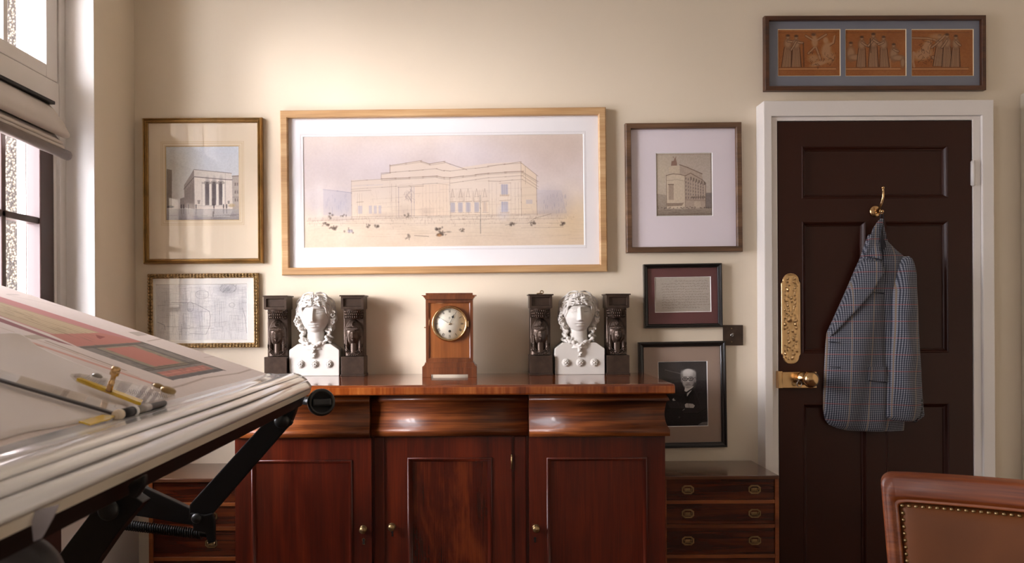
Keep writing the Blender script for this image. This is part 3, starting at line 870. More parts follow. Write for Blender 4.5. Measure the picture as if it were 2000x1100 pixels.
def xbank(o, loc, mo):
    p0, p1 = loc(324, 431, .01), loc(467, 285, .01)
    m = MB()
    for a, b in ((.002, .0035), (.0095, .0108), (.0125, .0133), (.0170, .0182)):
        m.ring([(p0.x - a, p1.x + a, p0.z - a, p1.z + a, -.0102), (p0.x - b, p1.x + b, p0.z - b, p1.z + b, -.0102)])
    obj('ruled_line', m, M['gold_line'], mo, world=False, recalc=False)
picture('framed_print', 'gold-framed print of a columned stone bank at the left end of the wall', 'framed picture', [(275, 229), (510, 228), (513, 514), (279, 516)], 10, .028, M['gilt'], STEP, M['mount_cream'], [(324, 285, 467, 431)], [art_bank()], extra=xbank, bevel_mat=M['gold_line'])

# ---- pencil sketch in a beaded gilt frame
def art_sketch():
    cv = Canvas(303, 552, 484, 667, 1.9, (224, 222, 220), 7)
    r = cv.rng
    cv.noise(20, .04).noise(2, .03)
    T = zoomed(300, 530, .1455); cv.T = T
    g = (108, 106, 112)
    cv.blob(1000, 230, 120, 70, (150, 150, 158), .5, .8); cv.blob(480, 460, 80, 70, (160, 160, 168), .35, .9); cv.blob(560, 600, 70, 80, (170, 168, 190), .3, .9); cv.blob(150, 450, 90, 160, (150, 148, 146), .3, .9); cv.blob(1180, 480, 50, 100, (160, 160, 168), .35, .9)
    def L(p, w=5, a=.5): cv.line(p, w, g, a)
    for i in range(520):
        x = 50 + r.rand() * 1200; y = 180 + r.rand() * 690
        if r.rand() < .55: L([(x, y), (x + r.randn() * 6, y + 30 + r.rand() * 130)], 3.5, .22)
        else: L([(x, y), (x + 40 + r.rand() * 160, y + r.randn() * 12)], 3.5, .2)
    for x0, y0, x1, y1 in ((180, 580, 275, 745), (400, 560, 520, 750), (610, 540, 750, 745), (500, 260, 730, 420), (820, 400, 940, 750), (1020, 590, 1130, 800), (1190, 200, 1240, 420)):
        L([(x0, y0 + 4), (x1, y0), (x1 + 4, y1), (x0, y1), (x0, y0)], 4, .3)
        for k in range(3):
            xx = x0 + (x1 - x0) * (k + 1) / 4; L([(xx, y0), (xx, y1)], 4, .22)
    L([(240, 405), (520, 415), (600, 450), (740, 530), (760, 600), (745, 750), (700, 850), (480, 840)], 6, .6)
    L([(50, 680), (140, 720), (150, 790)], 7, .6); L([(1190, 490), (1225, 620), (1245, 840)], 6, .6); L([(50, 450), (340, 430)], 5, .5); L([(380, 765), (800, 770)], 5, .5); L([(130, 740), (330, 745)], 5, .5)
    for cx, cy, rx, ry in ((1050, 450, 40, 30), (490, 470, 45, 70), (650, 300, 90, 60), (1000, 220, 110, 60)):
        L([(cx + rx * math.cos(t), cy + ry * math.sin(t)) for t in np.linspace(0, 6.3, 20)], 4, .5)
    for i in range(60):
        t = r.rand(); x, y = 890 + 210 * t, 170 + r.rand() * 110
        L([(x, y), (x + 20, y - 25)], 5, .3)
    return cv
M['mount_ivory'] = plain('ivory_paper', (232, 229, 222), .8, var=.01)
picture('framed_sketch', 'faint pencil sketch in a beaded gilt frame under the gold-framed print', 'framed picture', [(286, 535), (503, 533), (504.5, 679), (289, 681)], 9.5, .022, M['gilt_bead'], [(0, .03), (0, .45), (.12, .6), (.5, .62), (.88, .6), (1, .5)], M['mount_ivory'], [(304, 554, 483, 666)], [art_sketch()], bead=True, bevel_mat=M['mount_ivory'])

# ---- rounded corner building in a brown oak frame
def art_corner():
    cv = Canvas(1281, 297, 1392, 424, 2.1, (186, 172, 156), 9)
    cv.vgrad([(0, (180, 166, 152)), (.5, (190, 178, 166)), (.75, (184, 170, 152)), (1, (138, 124, 112))])
    cv.T = zoomed(1270, 285, .1318)
    cv.blob(180, 400, 150, 300, (204, 190, 164), .6, .9)
    br, dk = (112, 92, 80), (80, 66, 60)
    cv.poly([(85, 705), (240, 730), (240, 935), (85, 935)], (160, 146, 132), .8); cv.poly([(825, 700), (920, 700), (920, 935), (825, 935)], (124, 114, 110), .9)
    cv.poly([(240, 430), (340, 405), (515, 440), (515, 940), (240, 930)], (206, 190, 168), 1)
    cv.poly([(280, 310), (330, 285), (440, 285), (440, 420), (275, 400)], (200, 184, 162), 1)
    cv.poly([(440, 270), (560, 310), (770, 410), (780, 520), (825, 560), (820, 930), (515, 940), (515, 440), (440, 410)], (176, 158, 142), 1)
    cv.line([(440, 272), (560, 315), (770, 412)], 14, br, .8); cv.line([(240, 432), (340, 408), (440, 418), (520, 440), (600, 400), (770, 500), (825, 555)], 12, br, .75); cv.line([(250, 510), (400, 495), (520, 520)], 5, br, .5)
    cv.line([(515, 440), (515, 940)], 6, br, .6); cv.line([(240, 430), (240, 930)], 7, br, .7); cv.line([(823, 560), (820, 930)], 8, dk, .7); cv.line([(515, 800), (820, 820)], 7, br, .6)
    for j in range(6):
        for i in range(8):
            x = 530 + i * 36; y = 480 + j * 58 + i * 14 * (1 - j / 6)
            if y < 790: cv.rect(x - 7, y - 16, x + 7, y + 16, (96, 82, 82), .55)
    for i in range(6): x = 610 + i * 40; cv.line([(x, 450 + i * 18), (x, 760)], 7, (206, 190, 172), .6); cv.rect(x - 14, 455 + i * 16, x + 6, 500 + i * 16, dk, .6)
    for i in range(7): cv.blob(620 + i * 30, 765, 12, 14, dk, .6, .4)
    cv.rect(265, 560, 350, 575, br, .8); cv.rect(272, 575, 345, 800, (176, 156, 138), .9)
    for x in (280, 300, 320, 340): cv.line([(x, 575), (x, 805)], 4, br, .7)
    cv.poly([(310, 285), (320, 215), (350, 210), (365, 175), (335, 150), (345, 145), (372, 178), (385, 142), (390, 150), (385, 190), (400, 240), (402, 285)], (134, 104, 90), .9)
    cv.poly([(240, 850), (460, 850), (500, 840), (470, 890), (250, 900)], br, .6); cv.rect(650, 830, 745, 920, (196, 180, 160), .7)
    for i in range(40): x = 100 + cv.rng.rand() * 800; cv.blob(x, 925 + cv.rng.randn() * 6, 9, 7, dk, .5, .4)
    for i in range(40): x, y = 90 + cv.rng.rand() * 700, 950 + cv.rng.rand() * 90; cv.line([(x, y), (x + 120, y + cv.rng.randn() * 6)], 6, dk, .2)
    cv.line([(90, 1020), (910, 1018)], 16, (120, 104, 92), .6); cv.line([(90, 115), (910, 118)], 10, (150, 134, 118), .6); cv.line([(100, 100), (100, 1040)], 8, (140, 124, 108), .5); cv.line([(905, 100), (905, 1040)], 14, (110, 98, 90), .6)
    cv.noise(2, .05)
    return cv
M['mount_lilac'] = plain('cool_white_mount', (226, 216, 222), .8, var=.01)
picture('framed_print', 'square brown-oak framed print of a rounded corner building left of the door', 'framed picture', [(1224, 240), (1451, 238), (1449.5, 491), (1222, 494)], 11, .028, M['oak_dark'], FLAT, M['mount_lilac'], [(1282, 298, 1391, 423)], [art_corner()])

# ---- letter in a black frame
def art_letter():
    cv = Canvas(1278, 539, 1389, 612, 2.0, (178, 168, 156), 11)
    cv.noise(30, .05).noise(2, .03)
    for i in range(11):
        y = 548 + i * 5.4; x = 1318 if i < 1 else 1290 + cv.rng.rand() * 4
        while x < 1382 - (cv.rng.rand() * 20 if i in (4, 10) else 0):
            w = 2 + cv.rng.rand() * 5
            cv.line([(x + k * w / 4, y + cv.rng.randn() * .7) for k in range(5)], .7, (120, 108, 100), .55); x += w + 1.6
    return cv
M['mount_wine'] = plain('burgundy_mount', (98, 54, 54), .75, var=.03)
picture('framed_letter', 'small black frame with a handwritten letter on a burgundy mount', 'framed picture', [(1258, 516), (1411, 514), (1411.5, 639), (1259, 642)], 8, .024, M['black_frame'], SCOOP, M['mount_wine'], [(1279, 540, 1388, 611)], [art_letter()])

# ---- portrait photograph
def art_portrait():
    cv = Canvas(1286, 704, 1382, 835, 2.2, (40, 38, 40), 13)
    cv.T = zoomed(1250, 660, .2)
    cv.vgrad([(0, (58, 54, 54)), (.25, (64, 60, 60)), (.5, (44, 40, 42)), (1, (26, 24, 26))])
    cv.blob(300, 300, 90, 120, (96, 92, 92), .5, .9); cv.blob(590, 300, 60, 120, (64, 58, 58), .6, .9)
    cv.line([(250, 305), (420, 350)], 8, (150, 146, 144), .5); cv.rect(185, 380, 420, 400, (84, 80, 80), .4); cv.blob(230, 460, 90, 60, (30, 28, 30), .8, .5)
    suit, lap, sk = (40, 38, 40), (28, 26, 28), (196, 190, 186)
    cv.poly([(330, 560), (440, 500), (540, 490), (630, 530), (655, 640), (655, 870), (230, 870), (260, 700)], suit, 1)
    cv.blob(345, 600, 70, 90, suit, 1, .3); cv.blob(590, 610, 60, 110, (46, 43, 44), 1, .3)
    # neck, collar, tie
    cv.poly([(440, 480), (525, 470), (500, 520), (455, 575), (435, 520)], (214, 210, 206), 1)
    cv.poly([(435, 520), (455, 528), (510, 490), (525, 475), (528, 486), (470, 545), (450, 575), (432, 540)], (44, 42, 44), 1)
    cv.poly([(440, 525), (430, 570), (470, 640), (520, 560), (530, 490), (460, 570)], lap, .8)
    cv.poly([(458, 545), (500, 512), (490, 530), (460, 575)], (206, 202, 198), .9)
    # head
    cv.blob(472, 395, 62, 92, (188, 182, 178), 1, .12); cv.blob(468, 440, 46, 55, (180, 174, 170), 1, .2); cv.blob(478, 345, 66, 46, (206, 203, 200), 1, .15)
    cv.blob(412, 360, 12, 40, (150, 146, 144), .9, .5); cv.blob(535, 365, 14, 45, (168, 164, 162), .9, .5); cv.blob(541, 415, 9, 20, (150, 140, 138), 1, .3); cv.blob(408, 415, 6, 18, (150, 140, 138), .8, .4)
    cv.blob(520, 420, 22, 60, (136, 128, 126), .6, .8); cv.blob(455, 330, 34, 20, (224, 222, 220), .6, .8)
    for x in (443, 498):
        t = [(x + 23 * math.cos(a), 400 + 17 * math.sin(a)) for a in np.linspace(0, 6.3, 24)]
        cv.blob(x, 398, 15, 9, (110, 102, 100), .7, .6); cv.blob(x - 1, 398, 5, 5, (40, 36, 36), .95, .4); cv.line(t, 5.5, (30, 28, 30), .95); cv.line([(x - 24, 375), (x + 20, 373)], 6, (116, 108, 106), .7)
    cv.line([(464, 398), (478, 396)], 5, (30, 28, 30), .9); cv.line([(520, 395), (543, 385)], 4, (40, 38, 40), .8)
    cv.poly([(468, 400), (462, 436), (484, 438), (476, 402)], (206, 200, 196), .7); cv.blob(474, 440, 16, 5, (118, 108, 106), .8, .5); cv.blob(470, 455, 24, 6, (130, 124, 122), .6, .5); cv.line([(448, 462), (495, 460)], 5, (92, 84, 84), .8); cv.blob(470, 483, 20, 7, (150, 144, 142), .6, .6)
    # folded arms
    cv.poly([(265, 640), (350, 620), (440, 655), (440, 700), (300, 700)], (52, 49, 50), 1); cv.poly([(420, 690), (540, 680), (640, 640), (650, 720), (560, 745), (420, 745)], (48, 45, 46), 1)
    cv.line([(270, 690), (430, 700)], 7, (20, 18, 20), .8); cv.line([(430, 745), (560, 748), (640, 700)], 7, (22, 20, 22), .8)
    cv.poly([(436, 655), (452, 643), (515, 650), (533, 668), (520, 690), (440, 685)], (198, 190, 186), 1)
    for k in range(3): cv.line([(455, 655 + k * 10), (520, 660 + k * 9)], 3, (140, 132, 130), .6)
    cv.poly([(316, 600), (330, 588), (336, 604), (350, 612), (322, 616)], (206, 202, 200), .9); cv.line([(415, 712), (432, 700)], 5, (200, 196, 194), .8)
    cv.blob(380, 780, 8, 8, (120, 116, 116), .6, .5); cv.poly([(560, 860), (600, 835), (655, 830), (655, 868)], (120, 114, 114), .9)
    for p in ([(540, 520), (600, 700)], [(350, 600), (380, 660)], [(470, 640), (480, 700)], [(500, 560), (470, 640)]): cv.line(p, 5, (70, 66, 66), .5)
    cv.noise(2, .03)
    return cv
M['mount_taupe'] = plain('taupe_mount', (158, 136, 122), .8, var=.02)
picture('framed_photograph', 'black-framed photograph of a person in a dark suit and round spectacles with folded arms', 'framed picture', [(1248.5, 669), (1419, 666), (1420, 874), (1250, 877)], 10, .024, M['black_frame'], SCOOP, M['mount_taupe'], [(1287, 705, 1381, 834)], [art_portrait()])

# ---- three orange frieze prints in one long frame
def figure(cv, x, y0, h, lean=0, arms=(), seated=False, c=(168, 128, 96), dk=(52, 27, 14)):
    r = cv.rng; top = y0 - h; hx = x + lean * h
    def B(px, py, rx, ry, rot=0):
        cv.blob(px + 1.6, py + 1, rx + 2, ry + 2, dk, .75, .35, rot); cv.blob(px, py, rx, ry, c, .9, .4, rot)
    if seated:
        B(x, y0 - h * .42, h * .13, h * .22); B(x + h * .15, y0 - h * .3, h * .22, h * .09); B(x + h * .3, y0 - h * .14, h * .07, h * .16)
    else:
        cv.poly([(hx - h * .12, top + h * .38), (hx + h * .12, top + h * .38), (x + h * .17, y0), (x - h * .17, y0)], dk, .6)
        cv.poly([(hx - h * .09, top + h * .38), (hx + h * .09, top + h * .38), (x + h * .13, y0 - 6), (x - h * .14, y0 - 6)], c, .85)
        for k in range(6):
            a = (k - 2.5) / 3; cv.line([(hx + a * h * .07, top + h * .42), (x + a * h * .13 + r.randn() * 4, y0 - 4)], 6, dk, .55)
        B(hx, top + h * .27, h * .11, h * .15)
    if seated: top += h * .22
    B(hx, top + h * .07, h * .05, h * .065)
    cv.blob(hx, top + h * .03, h * .055, h * .035, dk, .7, .5)
    for ex, ey in arms:
        sx, sy = hx, top + h * .2
        cv.line([(sx, sy), ((sx + ex) / 2, (sy + ey) / 2 + 8), (ex, ey)], h * .075, dk, .7); cv.line([(sx, sy), ((sx + ex) / 2, (sy + ey) / 2 + 8), (ex, ey)], h * .05, c, .9)
def frieze(k):
    x0 = (1518, 1650, 1779)[k]; x1 = (1642, 1770.5, 1902)[k]
    cv = Canvas(x0, 56, x1, 150, 2.2, (150, 90, 42), 20 + k)
    cv.noise(30, .05).noise(2, .04)
    cv.T = zoomed((1510, 1640, 1770)[k], 50, .1)
    c = (172, 128, 92); dk = (52, 26, 14)
    W_ = (x1 - x0) * 10
    cv.rect(110, 830, W_ - 10, 862, (192, 138, 92), .7); cv.line([(100, 826), (W_, 826)], 8, dk, .6); cv.line([(100, 880), (W_, 880)], 6, dk, .35)
    cv.line([(100, 130), (W_, 128)], 6, dk, .5)
    cv.line([(100, 100), (100, 985)], 8, dk, .35)
    if k == 0:
        figure(cv, 260, 815, 650, .04, [(420, 300)]); figure(cv, 450, 815, 640, .0, [(580, 330), (350, 470)])
        for p in ([(590, 340), (600, 800)], ): cv.line(p, 26, dk, .5)
        for (a, b) in (((820, 300), (640, 190)), ((820, 300), (1040, 165)), ((810, 420), (690, 540)), ((840, 420), (930, 670))): cv.line([a, b], 48, dk, .7); cv.line([a, b], 34, c, .9)
        cv.blob(815, 310, 60, 110, c, .95, .3); cv.blob(795, 180, 42, 44, c, 1, .3); cv.blob(790, 165, 45, 30, dk, .6, .5)
        cv.blob(1040, 480, 90, 170, c, .95, .3, .2); cv.blob(1030, 280, 50, 60, c, 1, .3); cv.line([(1040, 400), (1180, 330), (1210, 200)], 40, c, .9); cv.line([(1110, 400), (1200, 340), (1225, 190)], 8, dk, .8)
        cv.blob(900, 740, 180, 45, c, .95, .3, -.25); cv.blob(1120, 620, 90, 110, c, .8, .4); cv.blob(790, 640, 110, 80, c, .8, .4)
        for i in range(50): x, y = 680 + cv.rng.rand() * 550, 520 + cv.rng.rand() * 270; cv.line([(x, y), (x + cv.rng.randn() * 30, y + cv.rng.randn() * 30)], 9, dk, .5)
    elif k == 1:
        figure(cv, 215, 810, 640, 0, [], True, c); figure(cv, 420, 815, 620, .02, [(560, 400)]); figure(cv, 660, 815, 680, 0, [(560, 390), (800, 350)]); figure(cv, 880, 815, 620, -.03, [(760, 360)]); figure(cv, 1060, 810, 600, 0, [(1150, 500)], True)
        cv.line([(600, 250), (610, 520)], 20, dk, .6); cv.line([(990, 650), (1000, 840)], 20, c, .7)
    else:
        cv.blob(330, 560, 190, 110, c, .95, .3, -.3); cv.blob(400, 400, 80, 150, c, .95, .3, .5); cv.line([(220, 600), (140, 520), (130, 700), (150, 800)], 44, c, .9)
        cv.line([(120, 230), (420, 240), (560, 270), (640, 330)], 46, dk, .6); cv.line([(120, 230), (420, 240), (560, 270), (640, 330)], 30, c, .9)
        cv.line([(520, 620), (760, 720)], 80, dk, .6); cv.line([(520, 620), (760, 720)], 58, c, .9)
        for i in range(60): x, y = 230 + cv.rng.rand() * 420, 280 + cv.rng.rand() * 450; cv.line([(x, y), (x + cv.rng.randn() * 36, y + cv.rng.randn() * 36)], 10, dk, .5)
        figure(cv, 620, 800, 640, .05, [(500, 420), (760, 180)]); figure(cv, 800, 815, 670, 0, [(700, 420)]); figure(cv, 960, 815, 640, .02, [(1060, 380)])
        cv.blob(600, 200, 140, 50, c, .7, .5)
    return cv
M['mount_slate'] = plain('slate_blue_mount', (118, 120, 132), .8, var=.02)
M['cream_edge'] = plain('cream_bevel', (236, 214, 176), .8)
picture('framed_prints', 'long walnut frame of three orange relief prints on grey board above the door', 'framed picture', [(1495, 30), (1928.5, 29), (1925.5, 175), (1493, 177)], 9, .026, M['walnut_frame'], FLAT, M['mount_slate'], [(1519, 57, 1641, 149), (1651, 57, 1769.5, 149), (1780, 57, 1901, 149)], [frieze(0), frieze(1), frieze(2)], bevel_mat=M['cream_edge'])
# ================================================================ mahogany sideboard
ZT = 0.996
YL = -.508                                    # plane of the drawer lip
sb = thing('sideboard', 'large mahogany sideboard with three ogee drawers and three panelled doors below the clock', 'sideboard', (-.1, -.25, 0))
SX0, SX1 = P(455, 900, 2.70).x, P(1302, 900, 2.70).x
D1, D2 = P(722, 850, 2.69).x, P(1033, 850, 2.69).x
zz = lambda py: P(1100, py, 2.69).z
m = MB(); m.box(SX0 - .022, SX1 + .024, -.522, -.012, ZT - .034, ZT, .006)
obj('top', m, M['mahog_top'], sb)
m = MB(); m.box(SX0 - .0225, SX1 + .0245, -.5226, -.515, ZT - .031, ZT - .006, .003); obj('cross_banding', m, M['edge'], sb)
m = MB()
m.box(SX0, SX1, -.452, -.02, .09, ZT - .035); m.box(SX0 - .004, SX1 + .004, -.47, -.015, 0, .09, .004)
m.box(SX0, D1 - .002, -.478, -.45, .09, zz(855)); m.box(D2 + .002, SX1, -.478, -.45, .09, zz(855))
m.box(D1 - .001, D2 + .001, -.453, -.45, .09, zz(855))
obj('carcass', m, M['mahog_v'], sb)
prof = [(768, .014), (772, .011), (778, .004), (784, .0), (785.5, .008), (788, .0095), (797, .0125), (806, .0145), (815, .0145), (824, .0125), (832, .0085), (838, .003), (841, .0), (853, .0)]
def ogee(x0, x1, yl, e0, e1):
    m = MB(); rows = []
    for py, r in prof:
        z = zz(py)
        rows.append([(x0 + r * e0, -.44, z), (x0 + r * e0, yl + r, z), (x1 - r * e1, yl + r, z), (x1 - r * e1, -.44, z)])
    for i in range(len(rows) - 1):
        a, b = rows[i], rows[i + 1]
        m.add(a + b, [(0, 1, 5, 4)]); m.add([a[1], a[2], b[1], b[2]], [(0, 1, 3, 2)], True); m.add(a + b, [(2, 3, 7, 6)])
    m.add(rows[0], [(0, 1, 2, 3)]); m.add(rows[-1], [(0, 1, 2, 3)])
    return m
for x0, x1, yl, e0, e1 in ((SX0 - .008, D1 - .0015, YL, 1, 0), (D1 + .0015, D2 - .0015, YL + .022, 0, 0), (D2 + .0015, SX1 + .01, YL, 0, 1)):
    dr = obj('drawer', ogee(x0, x1, yl, e0, e1), M['mahog_h'], sb)
def cab_door(x0, x1, y, pz, px0, px1, knob, key, brass_key):
    z0, z1 = .10, zz(856)
    m = MB(); h = (px0, px1, .19, pz)
    slab_with_holes(m, x0, x1, z0, z1, [h], y); m.ring([(x0, x1, z0, z1, y), (x0, x1, z0, z1, y + .02)])
    d = obj('door', m, M['mahog_v'], sb)
    m = MB(); ins = lambda t: (h[0] + t, h[1] - t, h[2] + t, h[3] - t)
    m.ring([ins(0) + (y,), ins(0) + (y - .003,), ins(.003) + (y - .005,), ins(.007) + (y - .003,), ins(.010) + (y + .003,), ins(.013) + (y + .004,), ins(.015) + (y + .009,)], True)
    obj('panel_moulding', m, M['mahog_v'], d)
    q = ins(.015); m = MB(); m.add([(q[0], y + .009, q[2]), (q[1], y + .009, q[2]), (q[1], y + .009, q[3]), (q[0], y + .009, q[3])], [(0, 1, 2, 3)])
    obj('panel', m, M['mahog_panel'], d)
    m = MB(); m.lathe([(0, 0), (.0125, 0), (.0125, .003), (.008, .005), (.0075, .009), (.0115, .013), (.012, .017), (.009, .021), (0, .023)], (knob.x, y, knob.z), (0, -1, 0))
    obj('knob', m, M['brass_old'], d)
    m = MB(); kx, kz = key.x, key.z
    def hole(g): return [(kx + (.0042 + g) * math.sin(t), kz + .005 + (.0042 + g) * math.cos(t)) for t in np.linspace(-2.6, 2.6, 14)] + [(kx + .0032 + g, kz - .009 - g), (kx - .0032 - g, kz - .009 - g)]
    if brass_key:
        e = MB(); e.prism(hole(.0016), y - .0012, y + .002); obj('escutcheon', e, M['brass'], d)
    m.prism(hole(0), y - .0016, y + .002); obj('keyhole', m, M['dark'], d)
    return d
p_ = lambda x, y, d=2.715: P(x, y, d)
cab_door(SX0 + .002, p_(725, 900).x, -.482, p_(590, 899).z, p_(491, 950).x, p_(688, 950).x, p_(709.5, 1034), p_(710, 1058), True)
d2 = cab_door(p_(756, 900, 2.735).x, p_(999, 900, 2.735).x, -.463, p_(880, 894, 2.735).z, p_(796, 950, 2.735).x, p_(961, 950, 2.735).x, p_(765.5, 1029, 2.735), p_(766, 1043, 2.735), False)
cab_door(p_(1034, 900).x, SX1 - .002, -.482, p_(1160, 894).z, p_(1068, 950).x, p_(1264, 950).x, p_(1047, 1032), p_(1045, 1055), False)
c = p_(999, 902, 2.735); m = MB(); m.tube([(c.x + .001, -.465, c.z - .024), (c.x + .001, -.465, c.z + .024)], .003, 8); obj('hinge', m, M['brass_old'], sb)
for a, b in ((727, 754), (1001, 1031)):
    m = MB(); x0, x1 = p_(a, 900, 2.74).x, p_(b, 900, 2.74).x
    m.box(x0 + .006, x1 - .006, -.459, -.45, .095, zz(856), .003); obj('pilaster', m, M['mahog_v'], sb)

# ================================================================ low chests of drawers on either side
def plan_chest(label, x0, x1, ztop, hxs, seed):
    t = thing('chest_of_drawers', label, 'chest of drawers', ((x0 + x1) / 2, -.16, 0), group='low rosewood chests flanking the sideboard')
    yf = -.315
    m = MB(); m.box(x0, x1, yf - .003, -.022, ztop - .0135, ztop, .0025); obj('top', m, M['rose_top'], t)
    c = MB(); c.box(x0, x0 + .014, yf, -.022, 0, ztop - .0135, .001); c.box(x1 - .014, x1, yf, -.022, 0, ztop - .0135, .001); c.box(x0 + .014, x1 - .014, -.03, -.022, 0, ztop - .014)
    zs = [ztop - .0135]; hs = [.073, .073, .094, .094, .094, .1]
    z = ztop - .0135; k = 0
    for h in hs:
        zb = max(.05, z - h)
        d = MB(); d.box(x0 + .0145, x1 - .0145, yf + .007, -.04, zb + .0005, z - .0005, .001)
        dr = obj('drawer', d, M['rose'], t)
        for hx in hxs:
            hz = (z + zb) / 2 + (.001 if k else 0)
            a, b_ = .0215, .0155
            octo = lambda s: [(hx + sx * (a - s), hz + sz * (b_ - s)) for sx, sz in ((-.55, -1), (.55, -1), (1, -.5), (1, .5), (.55, 1), (-.55, 1), (-1, .5), (-1, -.5))]
            hm = MB(); n = 8
            rings = [(0, yf + .007), (0, yf + .0045), (.005, yf + .0045), (.0055, yf + .009)]
            vs = [(x, y, zq) for s, y in rings for x, zq in octo(s)]
            fs = [(i * n + q, i * n + (q + 1) % n, (i + 1) * n + (q + 1) % n, (i + 1) * n + q) for i in range(3) for q in range(n)] + [tuple(range(24, 32))]
            hm.add(vs, fs)
            hm.box(hx - .009, hx + .009, yf + .0055, yf + .0085, hz - .004, hz + .005, .001)
            hm.tube([(hx - .0125, yf + .005, hz + .005), (hx - .011, yf + .0045, hz - .006), (hx + .011, yf + .0045, hz - .006), (hx + .0125, yf + .005, hz + .005)], .0016, 6)
            obj('handle', hm, M['brass_old'], dr)
        z = zb
        c.box(x0 + .014, x1 - .014, yf + .001, -.03, z - .0125, z, .001); z -= .0125; k += 1
        if z < .06: break
    obj('carcass', c, M['rail'], t)
    return t
zc = P(1400, 929.5, 2.885).z
plan_chest('low rosewood chest of drawers with brass handles between sideboard and door', SX1 + .027, P(1521.5, 950, 2.885).x, zc, [P(1343.5, 955, 2.89).x, P(1474, 955, 2.89).x], 1)
plan_chest('low rosewood chest of drawers left of the sideboard behind the drafting table', P(290, 950, 2.885).x, SX0 - .01, zc, [P(412, 1000, 2.89).x], 2)

# ================================================================ mantel clock
M['clock_frame'] = wood('clock_mahogany', (70, 34, 16), (98, 52, 26), (124, 70, 38), 'z', .3, .3)
M['clock_panel'] = wood('clock_front_veneer', (104, 55, 23), (126, 71, 32), (146, 87, 43), 'z', .3, .3, figure=.8)
M['silvered'] = plain('silvered_dial', (206, 199, 182), .45, .1, var=.03)
M['ink'] = plain('black_ink', (20, 18, 16), .5)
cx = P(878, 735, 2.995).x
ck = thing('mantel_clock', 'square mahogany mantel clock with a round silvered dial in the middle of the sideboard', 'clock', (cx, -.205, ZT))
def cadd(name, mb, mat, par=None): return obj(name, mb, mat, par or ck, world=False)
dep = .115
m = MB(); 
for s in (-1, 1):
    m.box(s * .1, s * .067, 0, dep, 0, .012, .001)
m.box(-.1, .1, 0, dep, .0105, .036, .0015)
m.prism([(-.1, .036), (-.1, .039), (-.094, .043), (-.09, .05), (-.09, .054), (.09, .054), (.09, .05), (.094, .043), (.1, .039), (.1, .036)], 0.002, dep); cadd('plinth', m, M['clock_frame'])
m = MB(); m.box(-.0865, .0865, .016, dep, .054, .286)
slab_with_holes(m, -.0865, .0865, .054, .286, [(-.0765, .0765, .068, .274)], .009); m.ring([(-.0865, .0865, .054, .286, .009), (-.0865, .0865, .054, .286, .018)])
m.ring([(-.0765, .0765, .068, .274, .009), (-.0755, .0755, .069, .273, .0105), (-.0735, .0735, .071, .271, .012), (-.0735, .0735, .071, .271, .0155)])
cadd('case', m, M['clock_frame'])
m = MB(); m.box(-.0733, .0733, .0145, .0165, .0712, .2708); cadd('front_panel', m, M['clock_panel'])
m = MB(); m.prism([(-.0885, .286), (-.0885, .290), (-.0925, .293), (-.0945, .297), (-.1, .299), (-.1, .301), (.1, .301), (.1, .299), (.0945, .297), (.0925, .293), (.0885, .290), (.0885, .286)], -.006, dep, 0); m.box(-.086, .086, .004, dep, .301, .309, .001); cadd('cornice', m, M['clock_frame'])
DZ = .196; dxc = .0008
m = MB(); m.lathe([(.0565, .012), (.0565, .006), (.058, .002), (.0615, -.001), (.0645, .001), (.0662, .006), (.0662, .0146)], (dxc, 0, DZ), (0, 1, 0), 64); bz = cadd('bezel', m, M['brass'])
m = MB(); m.box(dxc + .065, dxc + .0705, .004, .0145, DZ - .012, DZ + .010, .001); cadd('bezel_hinge', m, M['brass'], bz)
m = MB(); m.lathe([(0, .0100), (.0568, .0100), (.0568, .013)], (dxc, 0, DZ), (0, 1, 0), 64); dl = cadd('dial', m, M['silvered'])
m = MB(); Y0 = .0097
def stroke(m, ang, r0, r1, w0, w1, off=0.0):
    """a flat mark along the dial radius"""
    d = Vector((math.sin(ang), 0, math.cos(ang))); t = Vector((math.cos(ang), 0, -math.sin(ang)))
    c = Vector((dxc, Y0, DZ)) + t * off
    m.add([c + d * r0 - t * w0, c + d * r0 + t * w0, c + d * r1 + t * w1, c + d * r1 - t * w1], [(0, 1, 2, 3)])
def slant(m, ang, o0, o1, w):
    d = Vector((math.sin(ang), 0, math.cos(ang))); t = Vector((math.cos(ang), 0, -math.sin(ang)))
    c = Vector((dxc, Y0, DZ))
    a, b = c + d * .041 + t * o0, c + d * .051 + t * o1
    m.add([a - t * w, a + t * w, b + t * w, b - t * w], [(0, 1, 2, 3)])
NUM = {1: 'I', 2: 'II', 3: 'III', 4: 'IIII', 5: 'V', 6: 'VI', 7: 'VII', 8: 'VIII', 9: 'IX', 10: 'X', 11: 'XI', 12: 'XII'}
for h, s in NUM.items():
    a = R(30 * h); wd = {'I': .0021, 'V': .0048, 'X': .0048}
    tot = sum(wd[c_] for c_ in s); x = -tot / 2
    for c_ in s:
        xc = x + wd[c_] / 2
        if c_ == 'I': slant(m, a, xc, xc, .00055)
        if c_ == 'V': slant(m, a, xc, xc - .0019, .0006); slant(m, a, xc, xc + .0019, .0003)
        if c_ == 'X': slant(m, a, xc + .0018, xc - .0018, .0006); slant(m, a, xc - .0018, xc + .0018, .0003)
        x += wd[c_]
for k in range(60): stroke(m, R(6 * k), .0525, .0542, .00018 if k % 5 else .0004, .00018 if k % 5 else .0004)
for k in range(2):
    r = (.0524, .0543)[k]
    pts = [(dxc + r * math.sin(t), Y0, DZ + r * math.cos(t)) for t in np.linspace(0, 2 * math.pi, 97)]
    pts2 = [(dxc + (r + .00025) * math.sin(t), Y0, DZ + (r + .00025) * math.cos(t)) for t in np.linspace(0, 2 * math.pi, 97)]
    m.grid([pts, pts2], False)
